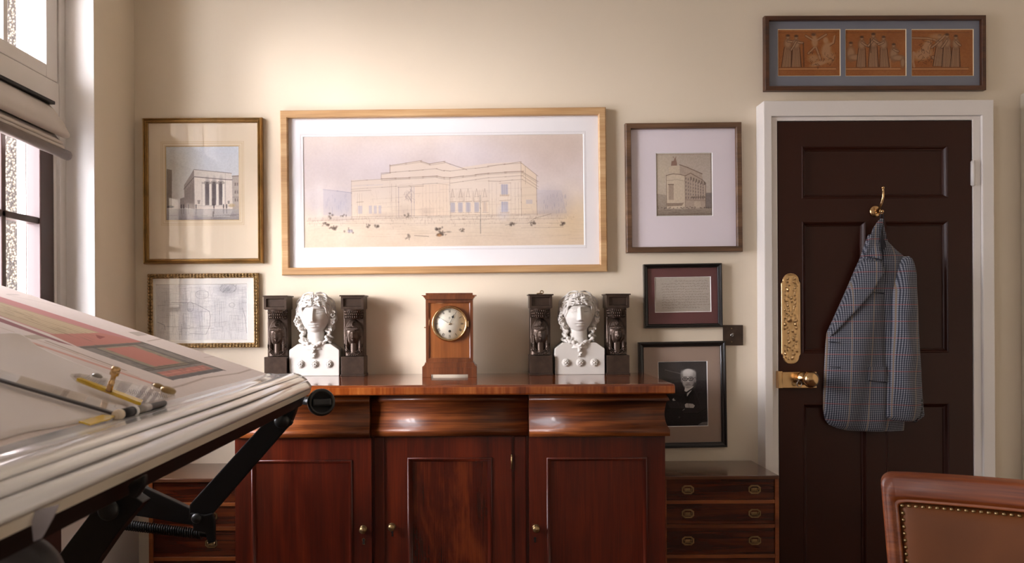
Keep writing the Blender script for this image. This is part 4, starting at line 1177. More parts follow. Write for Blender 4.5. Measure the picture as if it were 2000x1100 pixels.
for i, (x, z, w) in enumerate(((0, .0235, .0022), (0, .0205, .0035), (0, .0175, .0028))):
    for q in range(5): m.add([(dxc + x + (q - 2) * w * .45 - .0005, Y0, DZ + z), (dxc + x + (q - 2) * w * .45 + .0005, Y0, DZ + z), (dxc + x + (q - 2) * w * .45 + .0005, Y0, DZ + z + .0012), (dxc + x + (q - 2) * w * .45 - .0005, Y0, DZ + z + .0012)], [(0, 1, 2, 3)])
cadd('numerals', m, M['ink'], dl)
m = MB(); m.lathe([(.0018, 0), (.0048, 0), (.0048, .002)], (dxc, .0090, DZ - .0275), (0, 1, 0), 16); m.lathe([(0, .0005), (.002, .0005)], (dxc, .0090, DZ - .0275), (0, 1, 0), 12); cadd('winding_hole', m, M['ink'], dl)
def hand(name, ang, L, w, spade):
    m = MB(); Y = .0065 if spade else .0048
    d = Vector((math.sin(ang), 0, math.cos(ang))); t = Vector((math.cos(ang), 0, -math.sin(ang))); c = Vector((dxc, Y, DZ))
    pr = [(-.006, w), (L * .55, w * .8)] + ([(L * .58, w * 1.2), (L * .66, .0048), (L * .74, .0036), (L * .84, .0012)] if spade else []) + [(L, .0003)]
    vs = [];
    for y in (0, .0006):
        for s, ww in pr: vs += [c + d * s - t * ww + Vector((0, y, 0)), c + d * s + t * ww + Vector((0, y, 0))]
    n = len(pr); fs = []
    for k in range(n - 1):
        for o_ in (0, 2 * n): fs.append((o_ + 2 * k, o_ + 2 * k + 1, o_ + 2 * k + 3, o_ + 2 * k + 2))
        fs += [(2 * k, 2 * k + 2, 2 * n + 2 * k + 2, 2 * n + 2 * k), (2 * k + 1, 2 * k + 3, 2 * n + 2 * k + 3, 2 * n + 2 * k + 1)]
    m.add(vs, fs); return cadd(name, m, M['ink'])
hand('hour_hand', R(26), .040, .0009, True)
hand('minute_hand', R(302), .053, .0007, False)
m = MB(); m.lathe([(0, 0), (.003, .0005), (.0036, .002), (.003, .006)], (dxc, .0035, DZ), (0, 1, 0), 16); cadd('centre_boss', m, M['brass'])
m = MB(); y = .002
m.lathe([(0, .0015), (.03, .0018), (.0575, .0035)], (dxc, 0, DZ), (0, 1, 0), 48); cadd('dial_glass', m, M['pic_glass'])
m = MB(); m.tube([(-.0865, .06, .182), (-.094, .06, .182)], .0016, 8); m.ball((-.094, .06, .182), .0025, 8, 6); cadd('side_knob', m, M['brass_old'])

# ================================================================ white herm busts
def herm_bust():
    t = thing('plaster_bust', '', 'bust', (0, 0, 0), group='white plaster busts on the sideboard')
    m = MB(); m.prism([(-.094, 0), (.094, 0), (.0945, .092), (.093, .099), (.062, .121), (-.062, .121), (-.093, .099), (-.0945, .092)], -.046, .046, .0025)
    bust_block = obj('pedestal_block', m, M['plaster'], t, world=False)
    # face and neck
    m = MB(); rows = []
    n, k = 190, 220
    for i in range(k + 1):
        th = math.pi * i / k
        row = []
        for j in range(n):
            ph = 2 * math.pi * j / n
            x = math.sin(th) * math.cos(ph); y = math.sin(th) * math.sin(ph); z = -math.cos(th)
            zmm = 222 + z * (63 if z < 0 else 66)
            taper = 1.0 if z > -.1 else 1 - .14 * min(1, (-.1 - z) / .9) ** 1.3
            xmm = x * 53 * taper; ymm = y * (50 if y > 0 else 56) * (1.0 if z > -.1 else 1 - .12 * min(1, (-.1 - z)))
            f = max(0.0, -y) ** .7
            g = lambda cx_, cz_, a, sx, sz: a * math.exp(-((xmm - cx_) / sx) ** 2 / 2 - ((zmm - cz_) / sz) ** 2 / 2)
            d = 0
            if f > .05:
                ax_ = abs(xmm)
                G = lambda cx_, cz_, a, sx, sz: a * math.exp(-((ax_ - cx_) / sx) ** 2 / 2 - ((zmm - cz_) / sz) ** 2 / 2)
                tn = min(1, max(0, (252 - zmm) / 44))
                if 200 < zmm < 262:
                    wn = 4.2 + 2.6 * tn; e = 1.0 if zmm > 207 else max(0, (zmm - 200) / 7)
                    d += (4.5 + 12 * tn) * math.exp(-(xmm / wn) ** 2 / 2) * e * min(1, (262 - zmm) / 8)
                d += G(6.5, 207, 3.2, 3.0, 3.2)
                d += G(21, 256, 5.0, 13, 3.4) + G(21, 244.5, -12.0, 9.5, 6.5) + G(21, 244, 8.0, 7.5, 4.0) + G(21, 239.3, 3.2, 7.5, 1.0) + G(21, 248.3, 4.2, 8.5, 1.0) + G(21, 251.0, -3.5, 9, 1.0) + G(21, 236.8, -2.0, 8, 1.0) + G(21, 244, -2.5, 2.2, 2.2) + G(10, 245, -3.5, 4, 6)
                d += G(28, 214, 2.5, 12, 12) + g(0, 194.8, 4.4, 10, 2.4) + g(0, 186.3, 5.2, 8.5, 2.8) + g(0, 190.6, -5.0, 12, 1.3) + G(14, 190.5, -1.5, 3, 3)
                d += g(0, 179.5, -2.6, 12, 3.4) + g(0, 168, 5.5, 12, 8)
            row.append(((xmm) / 1000, (ymm - 62 - d * f) / 1000 + .046, zmm / 1000))
        rows.append(row)
    m.grid(rows, True, True)
    m.tube([(0, -.008, .100), (0, -.008, .109), (0, -.008, .118), (0, -.007, .129), (0, -.006, .14), (0, -.006, .165), (0, -.004, .19)], [.050, .046, .041, .036, .0335, .0325, .035], 48)
    hd = obj('head', m, M['plaster'], t, world=False); fuse(hd, .0010, 1, .4)
    # hair
    m = MB(); rr = random.Random(8)
    m.ball((0, .008, .243), (.071, .036, .068), 32, 20)
    m.ball((0, .012, .20), (.058, .03, .05), 24, 14)
    hair_pts = []
    for s in (-1, 1):
        for k_ in (-1.0, -.2, .6, 1.4, 2.2, 3, 4):           # strands drawn from the middle parting down past the temples
            pts = []
            for q_ in range(29):
                u = q_ / 28
                a = u * 1.75
                x = s * (.004 + (.050 + .0055 * k_) * math.sin(a) + .0022 * math.sin(u * 17 + k_ * 2.4))
                z = .248 + (.030 + .0095 * k_) * math.cos(a) - (u > .62) * (u - .62) * .07 + .0018 * math.sin(u * 17 + k_ * 2.4 + 1.5)
                y = -.064 + .008 * k_ + .042 * u ** 1.5 + .003 * math.sin(u * 21 + k_)
                pts.append((x, y, z))
            m.tube(pts, [.0036 + .0006 * math.sin(q_ * 1.3 + k_ * 2.4) for q_ in range(29)], 8)
        m.ball((s * .052, .004, .222), (.020, .026, .050), 18, 12); m.ball((s * .048, .006, .178), (.015, .02, .03), 16, 10)
        for q_ in range(80):          # curls beside the face
            u = rr.random(); z = .172 + .1 * u
            x = s * (.052 + .010 * rr.random() + .011 * math.sin(u * math.pi)); y = -.030 + .04 * rr.random()
            r = .0045 + .0035 * rr.random(); n0 = rr.random() * 6
            m.tube([(x + r * .8 * math.cos(n0 + w), y - .004 * math.cos(w * .5), z + r * .8 * math.sin(n0 + w)) for w in np.linspace(0, 5.2, 10)], [.0030] * 9 + [.0018], 7)
        # ringlets on the shoulders
        pts = [(s * (.046 + .004 * math.sin(w * .3)) + .007 * math.cos(w), -.018 + .007 * math.sin(w), .183 - .0036 * w) for w in np.linspace(0, 17, 50)]
        m.tube(pts, [.0055 + .0022 * math.sin(i_ * .9) for i_ in range(50)], 8)
        pts = [(s * (.054 - .004 * math.sin(w * .4)) + .006 * math.cos(w + 2), -.006 + .006 * math.sin(w + 2), .178 - .0033 * w) for w in np.linspace(0, 16, 46)]
        m.tube(pts, .0055, 8)
        pts = [(s * (.05 - .05 * u) + .003 * math.sin(u * 18), -.040 - .016 * u, .135 - .026 * u + .004 * math.sin(u * 16)) for u in np.linspace(0, 1, 24)]   # cord of drapery to the breast
        m.tube(pts, [.0065 + .002 * math.sin(i_ * 1.1) for i_ in range(24)], 8)
    m.tube([(.004 * math.sin(w), -.054 - .002 * math.cos(w), .114 - .0042 * w) for w in np.linspace(0, 11, 34)], [.0085 - .00012 * i_ + .0018 * math.sin(i_ * 1.2) for i_ in range(34)], 8)
    hr = obj('hair', m, M['plaster'], t, world=False); fuse(hr, .0015, 1, .4)
    # wreath of leaves and flowers
    m = MB()
    for cx_, cz_, r in ((-.026, .290, .013), (.013, .287, .014), (.04, .28, .011), (-.052, .274, .011)):
        yy = -.052 + abs(cx_) * .35
        for q_ in range(6):
            a = q_ * math.pi / 3; m.ball((cx_ + r * .62 * math.cos(a), yy, cz_ + r * .62 * math.sin(a)), (r * .4, r * .3, r * .4), 8, 6)
        m.ball((cx_, yy - .003, cz_), r * .32, 8, 6)
    for q_ in range(34):
        u = rr.uniform(-1, 1); x = .066 * math.sin(u * 1.35); z = .236 + .062 * math.cos(u * 1.35) + rr.uniform(-.006, .008)
        y = -.050 + .05 * abs(u) ** 1.6
        a = rr.uniform(0, 3); r = rr.uniform(.006, .010)
        m.tube([(x - r * math.cos(a), y + .003, z - r * math.sin(a)), (x, y - .003, z), (x + r * math.cos(a), y + .003, z + r * math.sin(a))], [.0006, .0042, .0006], 7)
    wr = obj('wreath', m, M['plaster'], t, world=False); fuse(wr, .0011, 1, .3)
    for x in (-.0525, .0005, .0545):
        m = MB(); m.lathe([(0, .011), (.0035, .0105), (.0045, .007), (.009, .0085), (.0105, .006), (.0115, .004), (.0145, .0045), (.0155, .002), (.0155, 0)], (x, -.0458, .045), (0, -1, 0), 28)
        for q_ in range(8): a = q_ * math.pi / 4; m.ball((x + .0085 * math.cos(a), -.0525, .045 + .0085 * math.sin(a)), (.0026, .003, .0026), 7, 5)
        obj('rosette', m, M['plaster'], t, world=False)
    return t
b1 = herm_bust(); c = P(615, 731, 3.11)
b1.location = (c.x, -.056, ZT); b1['label'] = 'white plaster bust of a curly-haired head left of the clock'
b2 = copy_tree(b1); c = P(1132, 730, 3.11)
b2.location = (c.x, -.056, ZT); b2['label'] = 'white plaster bust of a curly-haired head right of the clock'

# ================================================================ dark bronze figures
def bronze_figure():
    t = thing('bronze_figurine', '', 'figurine', (0, 0, 0), group='dark bronze figure posts flanking the busts')
    m = MB(); m.box(-.045, .045, -.052, .050, 0, .006, .001); m.box(-.0425, .0425, -.05, .049, .006, .073, .001); obj('plinth', m, M['bronze'], t, world=False)
    m = MB(); m.box(-.0385, .0385, -.012, .048, .073, .254, .001); obj('post', m, M['bronze'], t, world=False)
    # capital with a sunk panel
    m = MB(); z0, z1, y = .253, .300, -.05; h = (-.034, .034, z0 + .008, z1 - .007)
    slab_with_holes(m, -.0425, .0425, z0, z1, [h], y); m.ring([(-.0425, .0425, z0, z1, y), (-.0425, .0425, z0, z1, .049)])
    m.ring([h + (y,), (h[0] + .002, h[1] - .002, h[2] + .002, h[3] - .002, y + .008)]); m.add([(h[0] + .002, y + .008, h[2] + .002), (h[1] - .002, y + .008, h[2] + .002), (h[1] - .002, y + .008, h[3] - .002), (h[0] + .002, y + .008, h[3] - .002)], [(0, 1, 2, 3)])
    m.box(-.0425, .0425, .047, .049, z0, z1); m.box(-.0475, .0475, -.056, .050, z1, z1 + .005, .001); m.box(-.04, .04, -.046, .046, z0 - .002, z0)
    obj('capital', m, M['bronze'], t, world=False)
    # beaded crown under the capital
    m = MB()
    m.lathe([(.026, 0), (.031, .012), (.033, .022), (.036, .034), (.037, .0375)], (0, -.010, .2145), (0, 0, 1), 28)
    for r_, z, n, s in ((.031, .222, 13, .0042), (.0335, .232, 15, .0042), (.0355, .242, 16, .0038)):
        for k in range(n):
            a = math.pi + math.pi * k / (n - 1); m.ball((r_ * math.cos(a), -.010 + r_ * math.sin(a), z), (s * .8, s, s * 1.2), 7, 5)
    obj('crown', m, M['bronze'], t, world=False)
    # head, wig and necklaces in relief
    nx, nz = 76, 150; rows = []
    for k in range(nz + 1):
        z = .073 + .146 * k / nz; row = []
        zm = z * 1000
        for i in range(nx + 1):
            x = -.0385 + .077 * i / nx; xm = x * 1000; ax_ = abs(xm)
            e = lambda cx_, cz_, rx, rz: max(0.0, 1 - ((ax_ - cx_) / rx) ** 2 - ((zm - cz_) / rz) ** 2) ** .5
            G = lambda cx_, cz_, a, sx, sz: a * math.exp(-((ax_ - cx_) / sx) ** 2 / 2 - ((zm - cz_) / sz) ** 2 / 2)
            h = 2.0
            wig = 24 * e(0, 160, 33, 54)
            if zm < 150: wig = max(wig, 17 * max(0, 1 - ((ax_ - 25) / 9.5) ** 2) ** .5 * min(1, (zm - 80) / 14 if zm > 80 else 0))
            if wig > 0: wig += .8 * math.sin(xm * 1.9 + (0 if zm > 178 else 0)) * (1 if zm > 175 else .2) + .7 * math.sin(zm * 1.7) * (1 if zm < 165 and ax_ > 17 else 0)
            band = 27 * e(0, 176, 31, 16) if 172 < zm < 186 else 0
            if band: band += 1.2 * math.sin(xm * 1.55)
            face = 36 * e(0, 151, 20.5, 32)
            if face > 0:
                tn = min(1, max(0, (164 - zm) / 20))
                if 140 < zm < 168: face += (1.2 + 5.5 * tn) * math.exp(-(xm / (1.8 + 1.2 * tn)) ** 2 / 2) * (1 if zm > 143 else max(0, (zm - 140) / 3))
                face += G(8.5, 164.5, 1.6, 5.5, 1.6) + G(8.5, 159, -3.6, 4.2, 2.6) + G(8.5, 159, 2.2, 3.2, 1.7) + G(0, 136.6, 2.0, 5, 1.2) + G(0, 133.0, 2.2, 4, 1.3) + G(0, 134.9, -1.6, 5.5, .7) + G(0, 125, 2.0, 5, 3.5) + G(0, 130, -1.2, 5, 1.5)
            neck = (15 * max(0, 1 - (xm / 15) ** 2) ** .5 + 3) if 84 < zm < 136 else 0
            coll = 0
            for q_, (rz, a) in enumerate(((34, 17), (40, 15.5), (46, 14))):
                rr_ = math.hypot(xm * 1.25, zm - 122)
                if zm < 120: coll = max(coll, a * math.exp(-((rr_ - rz) / 2.2) ** 2 / 2) * (1 + .12 * math.sin(math.atan2(xm, 122 - zm) * 40)))
            knot = 16 * e(0, 198, 9, 9) + 14 * e(0, 190, 4, 12)
            shou = 12 * max(0, 1 - (xm / 39) ** 4) if zm < 92 else 0
            hh = max(h, wig, band, face, neck, coll, knot * 1.6, shou)
            edge = min(1, (38.5 - ax_) / 2.5) * min(1, (zm - 73) / 1.5 + .02) * min(1, (219 - zm) / 3 + .02)
            row.append((x, -.012 - hh * max(0, edge) / 1000 + .0005, z))
        rows.append(row)
    m = MB(); m.grid(rows); obj('head_relief', m, M['bronze'], t, world=False, recalc=False)
    return t
f0 = bronze_figure()
for i, (px, lab) in enumerate(((538, 'dark bronze figure post at the far left end of the sideboard'), (688.5, 'dark bronze figure post between the left bust and the clock'),
                               (1057, 'dark bronze figure post left of the right bust with a tiny brass piece on top'), (1207.5, 'dark bronze figure post at the right end of the sideboard'))):
    o = f0 if i == 0 else copy_tree(f0)
    o.location = (P(px, 700, 3.085).x, -.066, ZT); o['label'] = lab
    if i == 2: third = o
# small brass piece lying on the third figure
c = third.location
kb = thing('brass_key', 'tiny brass key lying on top of the bronze figure post right of the clock', 'key', (c.x + .002, c.y - .03, ZT + .305))
m = MB(); m.tube([(-.016, 0, .0025), (-.006, .002, .003), (.004, 0, .003)], .0022, 8); obj('shaft', m, M['brass_old'], kb, world=False)
m = MB(); m.tube([(.003 + .006 * math.cos(a), 0, .0078 + .0055 * math.sin(a)) for a in np.linspace(0, 2 * math.pi, 18)], .002, 8); obj('bow', m, M['brass_old'], kb, world=False)
# ================================================================ drafting table
M['board'] = plain('cream_laminate', (238, 229, 210), .3, var=.02, coat=.2)
M['sheet'] = plain('cover_sheet', (220, 210, 204), .6, var=.02)
m_, nt, b_ = base('clear_film'); b_.inputs['Base Color'].default_value = rgb(206, 203, 198); b_.inputs['Roughness'].default_value = .12
b_.inputs['Coat Weight'].default_value = .6; M['film'] = m_
n_ = nd(nt, 'ShaderNodeTexNoise', Scale=1.0, Detail=3.0); nt.links.new(coords(nt, (60, 1.2, 60)), n_.inputs['Vector'])
nt.links.new(ramp(nt, n_.outputs['Fac'], [(.3, rgb(220, 220, 222)), (.55, rgb(236, 235, 234)), (.75, rgb(240, 236, 226))]), b_.inputs['Base Color']); bump(nt, b_, n_.outputs['Fac'], .12, .003)
m_ = glass_mat('acrylic', (.95, .945, .93), .9); M['acrylic'] = m_
M['yellow'] = plain('yellow_acrylic', (214, 176, 40), .2, var=.1, coat=.4)
M['tape'] = plain('clear_tape', (176, 172, 178), .25, var=.05, coat=.3)
DT = 2.1
EA, EB = P(608, 759.7, DT), P(0, 557, DT)
SL = (EB.z - EA.z) / (EA.x - EB.x)                   # rise per metre towards the window
YF_, YN_ = DT - CAM_D, -2.78
XE = EA.x; XT = -1.30
def on_board(px, py, h=0.0):
    o = Vector((0, -CAM_D, CAM_Z)); d = P(px, py, 1.0) - o
    # z = EA.z + (XE - x) * SL + h
    t = (EA.z + h + XE * SL - o.z - o.x * SL) / (d.z + d.x * SL)
    return o + d * t
cs = 1 / math.sqrt(1 + SL * SL)
NB = Vector((SL * cs, 0, cs))                        # board normal
def uv_to(u, v, h=0.0):                              # u mm from the far end, v mm up the slope
    return Vector((XE - v / 1000 * cs, YF_ - u / 1000, EA.z + v / 1000 * SL * cs)) + NB * h
def to_uv(px, py):
    p = on_board(px, py); return ((YF_ - p.y) * 1000, (XE - p.x) / cs * 1000)
tb = thing('drafting_table', 'white tilted drafting table on black metal arms in front of the window', 'drafting table', (-.85, -1.75, 0))
def slabw(m, y0, y1, v0, v1, h0, h1):
    q = [uv_to((YF_ - y) * 1000, v, h) for y in (y0, y1) for v in (v0, v1) for h in (h0, h1)]
    m.add(q, [(0, 1, 3, 2), (4, 6, 7, 5), (0, 4, 5, 1), (2, 3, 7, 6), (0, 2, 6, 4), (1, 5, 7, 3)])
VT = (XE - XT) / cs * 1000
m = MB(); slabw(m, YF_, YN_, 0, VT, -.0145, 0)
obj('tabletop', m, M['board'], tb)
m = MB(); slabw(m, YF_ - .025, YN_ + .03, 5, 32, -.044, -.0147); slabw(m, YF_ - .02, YF_ - .05, 32, VT - 60, -.044, -.0147); slabw(m, YN_ + .05, YN_ + .08, 32, VT - 60, -.044, -.0147)
obj('underframe', m, M['black_metal'], tb)
def flatbar(pts_px, d, th, mat, name, par=tb, b=.003):
    """a flat plate in the plane across the room at distance d"""
    pp = [P(x, y, d) for x, y in pts_px]; m = MB()
    m.prism([(p.x, p.z) for p in pp], d - CAM_D - th / 2, d - CAM_D + th / 2, b)
    return obj(name, m, mat, par)
flatbar([(527, 808), (566, 812), (573, 826), (560, 838), (402, 1020), (370, 1014), (372, 985), (520, 822)], 2.0, .016, M['black_metal'], 'arm')
flatbar([(262, 944), (285, 951), (376, 993), (392, 1012), (386, 1026), (360, 1022), (292, 1010), (240, 1002), (236, 960)], 2.03, .02, M['black_metal'], 'arm')
flatbar([(372, 1002), (400, 1006), (416, 1002), (421, 1016), (421, 1058), (408, 1062), (402, 1040), (380, 1036)], 1.985, .012, M['black_metal'], 'link_plate')
flatbar([(196, 985), (262, 960), (288, 978), (258, 1012), (236, 1040), (160, 1150), (70, 1150)], 1.62, .04, M['black_metal'], 'arm')
flatbar([(252, 948), (262, 938), (286, 926), (287, 946), (270, 972), (256, 970)], 1.02, .012, M['black_metal'], 'bracket')
flatbar([(545, 786), (578, 776), (580, 800), (568, 832), (548, 832)], 2.01, .03, M['black_metal'], 'bracket')
for (px, py, r, d) in ((551, 822, .018, 1.99), (385, 1012, .012, 1.98), (213, 996, .020, 1.59), (262, 972, .016, 2.01)):
    c = P(px, py, d); m = MB(); m.lathe([(0, .012), (r * .7, .011), (r, .007), (r, 0)], c, (0, -1, 0), 20); obj('pivot', m, M['black_plastic'], tb)
a, b = P(232, 1024, 2.0), P(394, 1044, 2.0); m = MB(); n = 36; pts = []
for i in range(n * 10 + 1):
    t = i / (n * 10); c = a.lerp(b, t); w = 2 * math.pi * n * t
    pts.append((c.x, c.y + .0115 * math.cos(w), c.z + .0115 * math.sin(w)))
m.tube(pts, .0017, 6); obj('spring', m, M['black_metal'], tb)
m = MB(); m.tube([a - (b - a) * .05, b + (b - a) * .08], .006, 10); obj('spring_rod', m, M['black_metal'], tb)
# knob wheel at the far corner
c = P(626, 786, 2.07); ax = Vector((.35, -.9, .1)).normalized(); m = MB()
m.lathe([(0, -.002), (.031, -.002), (.0345, .004), (.0345, .014), (.032, .019), (.026, .019), (.024, .015), (0, .015)], c, ax, 36)
t = ax.cross(Vector((0, 0, 1))).normalized(); bx_ = MB(); bx_.box(-.023, .023, -.027, -.012, -.009, .009, .004)
rot = Matrix((t, -ax, Vector(t.cross(-ax)))).transposed().to_4x4(); bx_.xf(Matrix.Translation(c) @ rot); m.add(bx_.v, bx_.f)
m.tube([c, P(592, 783, 2.10)], [.014, .01], 14); obj('clamp_knob', m, M['black_plastic'], tb)
# counterbalance wheel near the camera
c = P(12, 1150, .98); m = MB()
m.lathe([(0, -.03), (.052, -.03), (.062, -.022), (.064, 0), (.060, .012), (.056, .016), (.05, .014), (.047, .02), (.03, .022), (0, .02)], c, (.15, -1, .1), 48); obj('balance_wheel', m, M['grey_plastic'], tb)
flatbar([(60, 1000), (116, 985), (104, 1012), (82, 1052), (66, 1058)], .80, .0015, M['tape'], 'tape', b=0)
# pedestal and feet (below the picture)
m = MB()
for y in (-1.55, -2.35):
    m.box(-.90, -.83, y - .02, y + .02, .04, .74, .004); m.box(-1.22, -.50, y - .03, y + .03, 0, .045, .008)
m.box(-.885, -.845, -2.33, -1.57, .30, .36, .004)
m.prism([(-.90, .70), (-.83, .70), (-.70, .93), (-.98, 1.12)], -2.36, -2.33, .002)
obj('pedestal', m, M['black_metal'], tb)

# coloured elevation drawing pinned to the board
def art_elevation():
    cv = Canvas(0, 0, 1600, 860, .52, (216, 202, 194), 31)
    cv.noise(200, .02).noise(5, .015)
    f = lambda x, y: to_uv(x * .2728, 550 + y * .2728); f.k = 1.0; cv.T = f
    g = lambda x, y: to_uv(300 + x * .2364, 640 + y * .2364); g.k = 1.0
    red, pink, gr, dk, bei = (184, 122, 108), (182, 124, 120), (134, 126, 118), (92, 80, 72), (192, 170, 138)
    ext = lambda p, q, s: (p[0] + (q[0] - p[0]) * s, p[1] + (q[1] - p[1]) * s)
    cv.poly([ext((1025, 437), (0, 110), 1.6), (1025, 437), (850, 452), (560, 470), (360, 380), ext((360, 380), (0, 250), 2.2)], pink, .95)
    cv.poly([ext((720, 371), (0, 148), 1.6), (720, 371), (560, 377), (400, 382), (360, 372), ext((360, 372), (0, 245), 2.2)], bei, .97)
    cv.poly([(360, 380), (560, 377), (720, 371), (1025, 437), (880, 447), (560, 468)], red, .95)
    cv.poly([ext((540, 468), (0, 262), 1.9), (540, 468), (430, 440), ext((430, 440), (0, 290), 1.9)], (138, 84, 86), .9)
    for k in range(9):
        y0 = 152 + k * 11; e = (700 - k * 36, 368 + k * 1.5); cv.line([ext(e, (0, y0), 1.6), e], 4 if k % 3 else 8, (140, 120, 92), .5)
    for k in range(40):
        x = cv.rng.rand() * 620; y = 165 + x * .33 + cv.rng.rand() * 60; cv.line([(x, y), (x + 60, y + 22)], 4, (120, 104, 84), .3)
    cv.poly([(690, 385), (760, 400), (720, 415), (700, 405)], (120, 60, 56), .6)
    P1, P2, P3, P4 = (560, 470), (1020, 437), None, None
    cv.T = g; q = lambda a, b, c, d: [a, b, c, d]
    outer = [(-622, 161), (-93, 123), (585, 356), (160, 437)]
    cv.poly(outer, gr, .97)
    lp = lambda a, b, t: (a[0] + (b[0] - a[0]) * t, a[1] + (b[1] - a[1]) * t)
    def quad(s0, s1, t0, t1):   # s along the long side, t across
        A, B, C, D = outer; pt = lambda s, t: lp(lp(A, D, s), lp(B, C, s), t)
        return [pt(s0, t0), pt(s0, t1), pt(s1, t1), pt(s1, t0)]
    cv.poly(quad(.05, .74, .14, .86), (112, 104, 98), .8); cv.poly(quad(.07, .72, .19, .80), (160, 146, 122), .8); cv.poly(quad(.1, .66, .27, .72), red, 1)
    for s in (.02, .05, .68, .72): cv.line(quad(s, s, .02, .98)[:2], 6, dk, .6)
    cv.poly(quad(.79, .92, .06, .92), red, .95); cv.poly(quad(.93, 1.0, 0, 1), (104, 98, 98), .9)
    cv.line(quad(.855, .855, .06, .92)[:2], 5, (210, 150, 130), .6)
    for k in range(130):
        s, t = cv.rng.rand(), cv.rng.rand()
        if .1 < s < .66 and .27 < t < .72: continue
        a_ = quad(s, s, t, t)[0]; cv.blob(a_[0], a_[1], 5, 5, (90, 84, 78), .35, .6)
    cv.line([(-93, 123), (585, 356)], 9, dk, .85); cv.line([outer[0], outer[3]], 5, dk, .5)
    cv.line([(80, 520), (240, 480), (420, 420), (700, 380), (800, 350)], 6, (160, 140, 126), .6); cv.line([(420, 250), (560, 235), (720, 315)], 4, (170, 150, 138), .5)
    cv.T = f
    for a_, b_2, c, w, al in (((230, 440), (1080, 728), (206, 150, 134), 16, .8), ((340, 430), (900, 640), (132, 104, 82), 7, .6), ((330, 440), (1000, 690), (190, 150, 130), 5, .6), ((0, 330), (560, 520), (176, 150, 130), 5, .5), ((0, 372), (300, 470), (150, 130, 112), 9, .5), ((60, 100), (450, 186), (180, 160, 150), 5, .5)):
        cv.line([a_, b_2], w, c, al)
    cv.poly([(920, 366), (1000, 362), (1062, 386), (990, 394)], (150, 138, 124), .6); cv.poly([(160, 392), (270, 384), (360, 414), (240, 420)], (160, 146, 124), .6)
    cv.line([(1100, 735), (1140, 733), (1166, 748), (1130, 760), (1096, 745)], 6, (70, 58, 52), .9); cv.line([(60, 96), (140, 100)], 6, (150, 136, 128), .5); cv.line([(1060, 430), (1180, 410), (1230, 425)], 5, (160, 140, 124), .6)
    return cv
sh = art_elevation()
dw = sh.mesh('drawing_sheet', lambda u, v: ((XE - v * .86 * cs + NB.x * .0012), YF_ - .004 - u * 1.6, EA.z + v * .86 * SL * cs + NB.z * .0012), M['art'], None)
dw['label'] = 'large sheet with a red and grey coloured drawing on the drafting table'; dw['category'] = 'drawing'
# curling overlay sheet on top
ed = [(-60, 664), (0, 667), (35, 671), (68, 686), (150, 716), (240, 748), (268, 758)]
ed2 = [(-160, 905), (-60, 876), (0, 862), (60, 846), (150, 830), (250, 804), (290, 792)]
rows = []
def cat(pl, t):
    n = len(pl) - 1; i = min(n - 1, int(t * n)); f = t * n - i
    return to_uv(pl[i][0] + (pl[i + 1][0] - pl[i][0]) * f, pl[i][1] + (pl[i + 1][1] - pl[i][1]) * f)
for i in range(41):
    t = i / 40; a, b = cat(ed, t), cat(ed2, t); row = []
    for k in range(25):
        s = (k / 24) ** 1.5
        u, v = a[0] + (b[0] - a[0]) * s, a[1] + (b[1] - a[1]) * s
        lift = .0022 + (.017 * math.exp(-((t - .3) / .22) ** 2) + .004) * math.exp(-s / .10) * (1 - t * .6)
        row.append(uv_to(u, v, lift))
    rows.append(row)
m = MB(); m.grid(rows); o = obj('tracing_sheet', m, M['sheet'], None, recalc=False, solid=.0005, origin=tuple(uv_to(900, 500, 0)))
tag(o, 'blank overlay sheet with a lifted edge across the middle of the drafting table', 'paper')
# film and paper bundle rolled over the lower edge
def px_prof(pts): return [P(x, y, DT) for x, y in pts]
cover = thing('plastic_cover', 'clear plastic cover curled in glossy layers along the lower edge of the drafting table', 'plastic sheet', (XE, -1.9, EA.z))
lay = [
    ([(524, 731.5), (540, 731.4), (556, 731), (566, 729.3), (573, 728.3), (582, 730.3), (590, 733.5)], M['film']),
    ([(582, 736), (588, 735.0), (591, 735.6), (596, 739), (600, 742.5)], M['film']),
    ([(592, 746), (597, 744.2), (600, 744.4), (604, 749), (608, 754.5), (608.6, 758)], M['film']),
    ([(536, 733.2), (548, 733), (560, 732.6), (572, 731.4), (580, 733.5), (586, 735.3)], M['film']),
]
for j, (pts, mat) in enumerate(lay):
    pr = px_prof(pts); rows = []; rr = random.Random(j)
    ny = 60
    for i in range(ny + 1):
        y = YF_ + .002 - (YF_ - YN_ - .03) * i / ny; t = i / ny; row = []
        for k, p in enumerate(pr):
            amp = .0005 * math.sin(t * (7 + 3 * j) + k * .8) + .0003 * math.sin(t * 19 + k * 1.7 + j)
            sp = 1 + .06 * t * (j != 1)
            row.append((XE + (p.x - XE) * sp + amp, y, max(p.z + amp, EA.z + (XE - (XE + (p.x - XE) * sp + amp)) * SL + (.0026 if p.x < XE else -1))))
        rows.append(row)
    m = MB(); m.grid(rows); obj('film_layer', m, mat, cover, recalc=False, solid=.0009)
